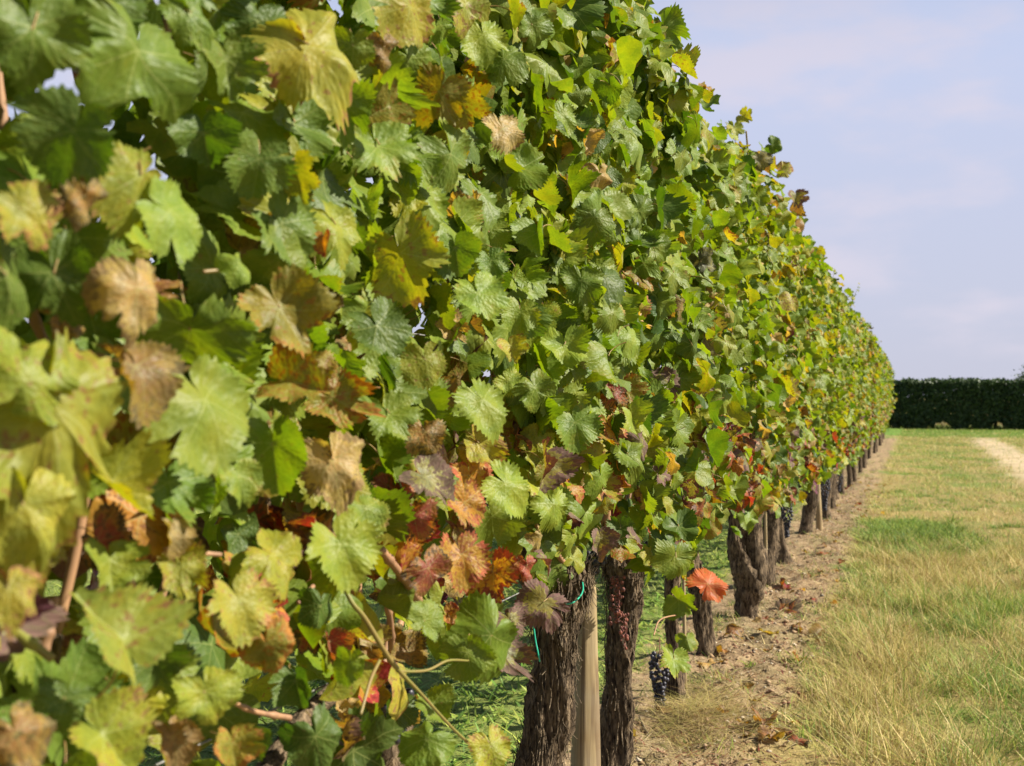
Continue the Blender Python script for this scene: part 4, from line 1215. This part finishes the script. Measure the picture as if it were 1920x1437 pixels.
dried(4, 1172, 1150, 2.97, 0.07, 0.014, 22)
dried(4, 1142, 925, 2.75, 0.05, 0.010, 16)
dried(5, 1290, 985, 3.7, 0.08, 0.03, 40)
# green shoots and stalks in front of the canopy: (px, py, r px, D)
def shoot(i, pts, mat=M_SHOOT, name='shoot'):
    g = Geo(); base = VINES[i]['obj'].location
    P = [(p[0], p[1], p[2], depth_on_x(p[0], p[3])) for p in pts]
    tube(g, px_path(P, 1, base), 8, len(pts) * 12, nodes=0.045 if pts[0][2] > 4.5 else 0.0)
    g.obj(name, mat, VINES[i]['obj'])
shoot(2, [(625, 1040, 4, -.53), (655, 1120, 4.5, -.51), (685, 1160, 5, -.50), (735, 1240, 5, -.49), (790, 1300, 3.4, -.49), (850, 1365, 3, -.50), (905, 1415, 3, -.5)])
shoot(2, [(712, 1238, 3.4, -.49), (695, 1275, 3.4, -.485), (677, 1338, 3, -.48)])
shoot(2, [(745, 1258, 2.6, -.49), (800, 1256, 2.6, -.485), (840, 1238, 2.4, -.48), (878, 1238, 2, -.48)])
shoot(2, [(715, 1030, 8, -.53), (750, 1075, 8, -.53), (785, 1125, 9, -.55)], M_CANE, 'cane')
shoot(1, [(20, 1175, 9, -.50), (60, 1205, 9, -.50), (100, 1235, 9, -.49)])
shoot(1, [(80, 1250, 12, -.55), (90, 1180, 12, -.55), (105, 1120, 9, -.55)], M_CANE, 'cane')
shoot(1, [(130, 655, 6, -.49), (165, 665, 6, -.485), (200, 672, 5, -.48)])
shoot(1, [(310, 1030, 5, -.50), (360, 1036, 5, -.50), (415, 1040, 4, -.49)], M_CANE, 'cane')
shoot(2, [(380, 510, 4, -.50), (420, 506, 4, -.49), (450, 503, 4, -.47)])
shoot(1, [(240, 1040, 6, -.53), (250, 1120, 7, -.53), (265, 1200, 6, -.53), (290, 1240, 5, -.53)], M_CANE, 'cane')
shoot(1, [(395, 1290, 5, -.56), (470, 1330, 5, -.56), (545, 1345, 6, -.55)], M_CANE, 'cane')
shoot(1, [(385, 1090, 4, -.55), (330, 1150, 4, -.54), (300, 1210, 3, -.54)], M_SHOOT)
shoot(2, [(560, 1130, 4, -.55), (600, 1090, 5, -.56), (650, 1075, 5, -.58)], M_CANE, 'cane')
shoot(2, [(700, 1075, 5, -.60), (730, 1150, 6, -.60), (735, 1240, 7, -.62)], M_CANE, 'cane')
shoot(4, [(1130, 1010, 7, -.62), (1138, 970, 7, -.60), (1135, 900, 6, -.60)], M_CANE, 'cane')
shoot(4, [(1125, 1052, 5, -.63), (1132, 1030, 6, -.62), (1133, 990, 7, -.61)], M_CANE, 'cane')
shoot(5, [(1225, 1190, 1.5, -.60), (1240, 1160, 1.5, -.60), (1290, 1150, 1.3, -.60)], M_CANE, 'cane')
shoot(6, [(1400, 245, 1.5, -.66), (1403, 290, 2, -.66), (1400, 340, 2, -.66)])

# ------------------------------------------------------------------ stakes, wires, ties
def stake(x0, x1, y0, y1, D, wt_, wb_, label, nm='wooden_stake', sq=True, sink=0.0):
    top, bot = at(x0, y0, D), at(x1, y1, D)
    g = Geo()
    k = 4
    base = Vector((bot.x, bot.y, 0))
    wtop, wbot = wt_ * D / F / 2, wb_ * D / F / 2
    rows = 22
    V = []
    ang0 = R(38)
    nseg = 16
    for a in range(rows):
        f = a / (rows - 1)
        c = bot.lerp(top, f) - base
        w = wbot + (wtop - wbot) * f
        if f > 0.965: w *= 0.82
        for b_ in range(nseg):
            th = 2 * math.pi * b_ / nseg
            # rounded square section
            q = max(abs(math.cos(th)), abs(math.sin(th)))
            rad = w * min(1 / q, 1.26) if sq else w
            rad *= 1 + 0.02 * mnoise.noise(Vector((th, a * 0.3, D)))
            V.append((c.x + math.cos(th + ang0) * rad, c.y + math.sin(th + ang0) * rad, c.z))
    Q = [(a * nseg + b_, a * nseg + (b_ + 1) % nseg, (a + 1) * nseg + (b_ + 1) % nseg, (a + 1) * nseg + b_) for a in range(rows - 1) for b_ in range(nseg)]
    V.append(tuple(bot.lerp(top, 1.0) - base + UPV * 0.002)); tc_ = len(V) - 1
    T = [((rows - 1) * nseg + b_, (rows - 1) * nseg + (b_ + 1) % nseg, tc_) for b_ in range(nseg)]
    g.add(V, T, Q)
    o = g.obj(nm, M_WOOD)
    o.location = base
    tag(o, label, 'stake')
stake(1102, 1094, 1078, 1712, 2.62, 26, 66, 'square pale wooden stake between the thick shaggy trunk and the slim one')
stake(1281, 1284, 1060, 1320, 4.25, 6, 8, 'thin pale stick behind the vermilion leaf', 'thin_stake', False)
stake(1434, 1436, 925, 1055, 6.25, 5, 6, 'thin pale stick leaning against the vine behind the forked trunk', 'thin_stake', False)
stake(1531, 1536, 890, 1000, 9.3, 11, 13, 'short pale post under the orange leaf in the middle distance', 'short_post', False)

def wire(z, x, label):
    g = Geo()
    for a, b_ in ((-0.4, 34.5),):
        pts = [(x + 0.01 * math.sin(k * 1.7), -0.4 + k * (31.0 / 24), z + 0.008 * math.sin(k * 2.3), 0.0013) for k in range(25)]
        tube(g, pts, 5, 73)
    tag(g.obj('trellis_wire', M_WIRE), label, 'wire', 'wires of the vine trellis')
wire(0.66, -0.67, 'lowest trellis wire passing just above the trunk heads')
wire(1.10, -0.72, 'middle trellis wire hidden among the leaves')
wire(1.55, -0.70, 'upper trellis wire hidden among the top leaves')

def tie(pts, D, label):
    g = Geo()
    tube(g, [(*at(px, py, D - dz), 0.0015) for px, py, dz in pts], 8, 24)
    tag(g.obj('plant_tie', M_TIE), label, 'plant tie', 'green plastic plant ties')
tie([(1057, 1134, .150), (1075, 1129, .152), (1088, 1117, .130), (1093, 1105, .10), (1092, 1092, .08)], 2.5, 'curved green plastic tie round the head of the thick trunk')
tie([(1000, 1170, .08), (1004, 1200, .085), (1008, 1220, .09), (1012, 1240, .09)], 2.5, 'loose end of green tie hanging beside the thick trunk')

# ------------------------------------------------------------------ fallen leaves
FALLEN = [
 (1470, 1158, 62, 'RD', 'flat', 'dark purple fallen leaf lying flat past the forked trunk'),
 (1372, 1218, 40, 'BR', 'curl', 'brown curled fallen leaf at the foot of the short vine'),
 (1330, 1262, 44, 'TN', 'wavy', 'tan fallen leaf beside the foot of the short vine'),
 (1440, 1208, 34, 'TN', 'wavy', 'small tan fallen leaf on soil below the purple one'),
 (1538, 1205, 36, 'BR', 'fold', 'upright terracotta fallen leaf at the edge of the grass'),
 (1430, 1378, 54, 'BR', 'curl', 'rust brown curled fallen leaf in the nearest leaf pile'),
 (1466, 1384, 46, 'BR', 'wavy', 'dark brown fallen leaf beside the rust one in the pile'),
 (1440, 1408, 46, 'BR', 'curl', 'blackish curled fallen leaf nearest the bottom of the strip'),
 (1494, 1404, 44, 'RD', 'wavy', 'crimson crumpled fallen leaf beside the nearest green tuft'),
 (1250, 1358, 36, 'RD', 'wavy', 'pinkish red fallen leaf by the slim trunk'),
 (1612, 1162, 30, 'TN', 'wavy', 'pale tan fallen leaf caught in the dry grass'),
 (1543, 1052, 32, 'RD', 'wavy', 'pinkish red fallen leaf beside a white stone'),
 (1474, 1118, 26, 'RD', 'curl', 'deep red fallen leaf on the soil behind the purple one'),
 (1495, 1250, 34, 'BR', 'curl', 'curled reddish brown fallen leaf on the strip behind the widest tuft'),
 (1585, 930, 16, 'RD', 'wavy', 'tiny red fallen leaf far along the strip'),
]
def ground_leaf(px, py, w, cls, shape, label, r, grp='fallen leaves on the bare soil'):
    D = F / (py - HORIZ) * CAMZ
    c = at(px, py, D)
    c.z = ground_h(c.x, c.y) + 0.006
    s = w * D / F / 1.42
    o = bpy.data.objects.new('fallen_leaf', r.choice((HI if w > 30 else MID)[shape]))
    up = Vector((r.gauss(0, .25), r.gauss(-.1, .25), 1))
    if shape == 'curl': up = Vector((r.gauss(0, .4), r.gauss(0, .4), -1)); c.z += s * 0.30
    if 'upright' in label: up = Vector((0.8, -0.5, 0.5)); c.z += s * 0.5
    M = frame(up, Vector((r.gauss(0, 1), r.gauss(0, 1), -0.1))).to_4x4() @ Matrix.Diagonal((s, s, s, 1))
    M.translation = c
    o.matrix_basis = M
    set_leaf(o, leaf_look(r, cls))
    COL.objects.link(o)
    tag(o, label, 'fallen leaf', grp)
rf = random.Random(5)
for f in FALLEN: ground_leaf(*f, rf)
for k in range(120):
    py = 745 + F / rf.uniform(3.6, 15)
    D = F / (py - 745)
    X = rf.gauss(-0.48, 0.17)
    px = VPX + X * F / (0.954 * D)
    cls = rf.choice(['BR', 'BR', 'TN', 'BR', 'RD'])
    ground_leaf(px, py, 0.045 * F / D * rf.uniform(0.6, 1.1), cls, rf.choice(['curl', 'wavy', 'wavy']),
                {'BR': 'small brown dry leaf scattered on the soil strip', 'TN': 'small tan dry leaf scattered on the soil strip', 'RD': 'small dark red leaf scattered on the soil strip'}[cls], rf,
                {'BR': 'small brown leaves scattered on the strip', 'TN': 'small tan leaves scattered on the strip', 'RD': 'small dark red leaves scattered on the strip'}[cls])
# twigs
def twig(pts, label):
    g = Geo(); P = []
    for px, py, rp in pts:
        D = F / (py - HORIZ); q = at(px, py, D); P.append((q.x, q.y, ground_h(q.x, q.y) + 0.006, rp * D / F))
    tube(g, P, 6, 10)
    tag(g.obj('twig', M_WOOD), label, 'twig', 'pruned twigs on the soil')
twig([(1199, 1371, 2.2), (1212, 1388, 2.4), (1226, 1404, 2)], 'pale straight twig on the soil beside the slim trunk')
twig([(1392, 1200, 1.6), (1401, 1210, 1.6), (1408, 1222, 1.2)], 'tiny pale twig on the soil near the brown curled leaf')

# ------------------------------------------------------------------ hedge and tree at the end of the field
def hedge_bush(x, y, w, h, label, r, nleaf=3600, group='trees of the dark trimmed hedge'):
    e = bpy.data.objects.new('hedge_tree', None); COL.objects.link(e); e.location = (x, y, 0)
    tag(e, label, 'hedge tree', group)
    g = Geo()
    tube(g, [(0, 0, -.05, 0.07), (0.02, 0, .2, 0.05), (r.uniform(-.05, .05), 0, .5, 0.05), (0, 0, 1.0, 0.03)], 10, 14, ridge=.25, seed=x)
    for s in (-1, 1):
        tube(g, [(0, 0, .28, .03), (s * .18, .02, .5, .022), (s * .35, 0, .9, .012)], 6, 8, ridge=.2, seed=x + s)
    g.obj('trunk', M_HBARK, e)
    n = nleaf
    X = nrg.uniform(-w / 2, w / 2, n)
    side = nrg.random(n)
    Yd = np.where(side < 0.45, -0.45 + np.abs(nrg.normal(0, 0.09, n)), nrg.uniform(-0.40, 0.45, n))
    Z = nrg.uniform(0.36, h, n)
    k = side > 0.85
    Z[k] = h + nrg.normal(-0.02, 0.045, k.sum()) + np.array([0.05 * mnoise.noise(Vector(((a + x) * 3, 0, 9))) for a in X[k]])
    low = np.array([0.02 + 0.45 * max(0.0, mnoise.noise(Vector(((a + x) * 1.9, 2.2, 0))) + 0.02) + 0.12 * mnoise.noise(Vector(((a + x) * 9, 0, 0))) for a in X])
    Z = nrg.uniform(0.02, h, n); k = side > 0.85
    Z[k] = h + nrg.normal(-0.02, 0.045, k.sum()) + np.array([0.06 * mnoise.noise(Vector(((a + x) * 3, 0, 9))) for a in X[k]])
    Z = np.where(Z < low, low + np.abs(nrg.normal(0, .12, n)), Z)
    bul = np.array([mnoise.noise(Vector(((a + x) * 2.6, z * 2.6, 3))) for a, z in zip(X, Z)])
    Yd = Yd - np.where(Yd < 0, 0.09 * bul, 0)
    C = np.stack([X, Yd, Z], 1)
    nr = nrg.normal(0, 1, (n, 3)) * 0.6 + np.array([0, -0.6, 0.5]); nr /= np.linalg.norm(nr, axis=1)[:, None]
    t = nrg.normal(0, 1, (n, 3)); t -= nr * (t * nr).sum(1)[:, None]; t /= np.linalg.norm(t, axis=1)[:, None]
    b_ = np.cross(nr, t)
    s = nrg.uniform(0.035, 0.060, n)[:, None]
    V = np.stack([C - t * s, C + b_ * s * .6, C + t * s, C - b_ * s * .6], 1).reshape(-1, 3)
    Q = np.arange(n * 4).reshape(-1, 4)
    me = mesh_np('crown', V, None, M_HEDGE, False, Q)
    col = np.array([(0.040, 0.072, 0.020), (0.055, 0.095, 0.026), (0.030, 0.055, 0.018), (0.075, 0.11, 0.030)])[nrg.integers(0, 4, n)] * nrg.uniform(.8, 1.2, (n, 1))
    Cc = np.ones((n, 4, 4), np.float32); Cc[:, :, :3] = col[:, None]
    point_attr(me, 'tint', Cc.reshape(-1, 4), 'FLOAT_COLOR')
    link('crown', me, e)
rh = random.Random(3)
hx = -5.2; k = 0
HY = 42.0
while hx < 7.5:
    w = rh.uniform(1.0, 1.15)
    vis = -1.2 < hx < 3.9
    lab_ = 'dark hedge tree standing behind the end of the vine row' if hx < -0.9 else ('dark trimmed hedge tree on the right, past the edge of the view' if hx > 3.6 else 'dark trimmed hedge tree, %s to the right of the end of the vine row' % ['first', 'second', 'third', 'fourth', 'fifth', 'sixth'][min(max(int((hx + 0.9) / 1.05), 0), 5)])
    hedge_bush(hx, HY + rh.uniform(-.06, .06), w + 0.12, 1.45 + rh.uniform(-.04, .05), lab_, rh, 8500 if vis else 5000)
    hx += w; k += 1
# sunlit rough bank behind the hedge
n = 9000
p = np.stack([nrg.uniform(-6, 9, n), nrg.uniform(44.5, 60, n), np.zeros(n) - 0.02], 1)
blades('bank_grass', p, nrg.uniform(0.05, 0.32, n), nrg.uniform(0.008, 0.018, n), nrg.uniform(0.1, 1.0, n), STRAW[nrg.integers(0, 5, n)] * nrg.uniform(.2, .6, (n, 1)), 'tall sunlit dry grass glimpsed beneath the hedge')

n = 9000  # low blades added, tint darkened to stand for the hedge's shade
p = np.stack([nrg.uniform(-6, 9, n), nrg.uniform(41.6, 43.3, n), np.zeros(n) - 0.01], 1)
blades('hedge_foot_shade_blades', p, nrg.uniform(0.04, 0.19, n), nrg.uniform(0.006, 0.014, n), nrg.uniform(0.1, 1.0, n), GREEN[nrg.integers(0, 3, n)] * nrg.uniform(.4, .7, (n, 1)), 'low dark blades added for the shade at the foot of the hedge')

def tree(x, y, h, rad, label, r):
    e = bpy.data.objects.new('field_tree', None); COL.objects.link(e); e.location = (x, y, 0)
    tag(e, label, 'tree')
    g = Geo()
    tube(g, [(0, 0, -.1, .16), (0.05, 0, h * .3, .12), (0, 0.05, h * .6, .08), (0, 0, h * .92, .02)], 10, 16, ridge=.2, seed=1)
    for q in range(9):
        a = q * 2.4; z = h * (.3 + .06 * q)
        tube(g, [(0, 0, z, .04), (math.cos(a) * rad * .4, math.sin(a) * rad * .4, z + .25, .025), (math.cos(a) * rad * .8, math.sin(a) * rad * .8, z + .6, .01)], 6, 8)
    g.obj('trunk', M_HBARK, e)
    n = 9000
    cl = [(r.gauss(0, rad * .45), r.gauss(0, rad * .45), h * r.uniform(.32, 1.0)) for _ in range(70)]
    ci = np.array(cl)[nrg.integers(0, 70, n)]
    C = ci + nrg.normal(0, 1, (n, 3)) * np.array([.22, .22, .2]) * rad * .6
    nr = nrg.normal(0, 1, (n, 3)); nr /= np.linalg.norm(nr, axis=1)[:, None]
    t = np.cross(nr, nrg.normal(0, 1, (n, 3))); t /= np.linalg.norm(t, axis=1)[:, None]
    b_ = np.cross(nr, t); s = nrg.uniform(.03, .06, n)[:, None]
    V = np.stack([C - t * s, C + b_ * s * .6, C + t * s, C - b_ * s * .6], 1).reshape(-1, 3)
    me = mesh_np('crown', V, None, M_HEDGE, False, np.arange(n * 4).reshape(-1, 4))
    Cc = np.ones((n, 4, 4), np.float32); Cc[:, :, :3] = (np.array([(0.05, 0.085, 0.025)]) * nrg.uniform(.7, 1.4, (n, 1)))[:, None]
    point_attr(me, 'tint', Cc.reshape(-1, 4), 'FLOAT_COLOR')
    link('crown', me, e)
ct = at(1952, 745, 62)
tree(ct.x, ct.y, 2.55, 1.0, 'dark tree just behind the hedge, cut by the edge of the view', rh)
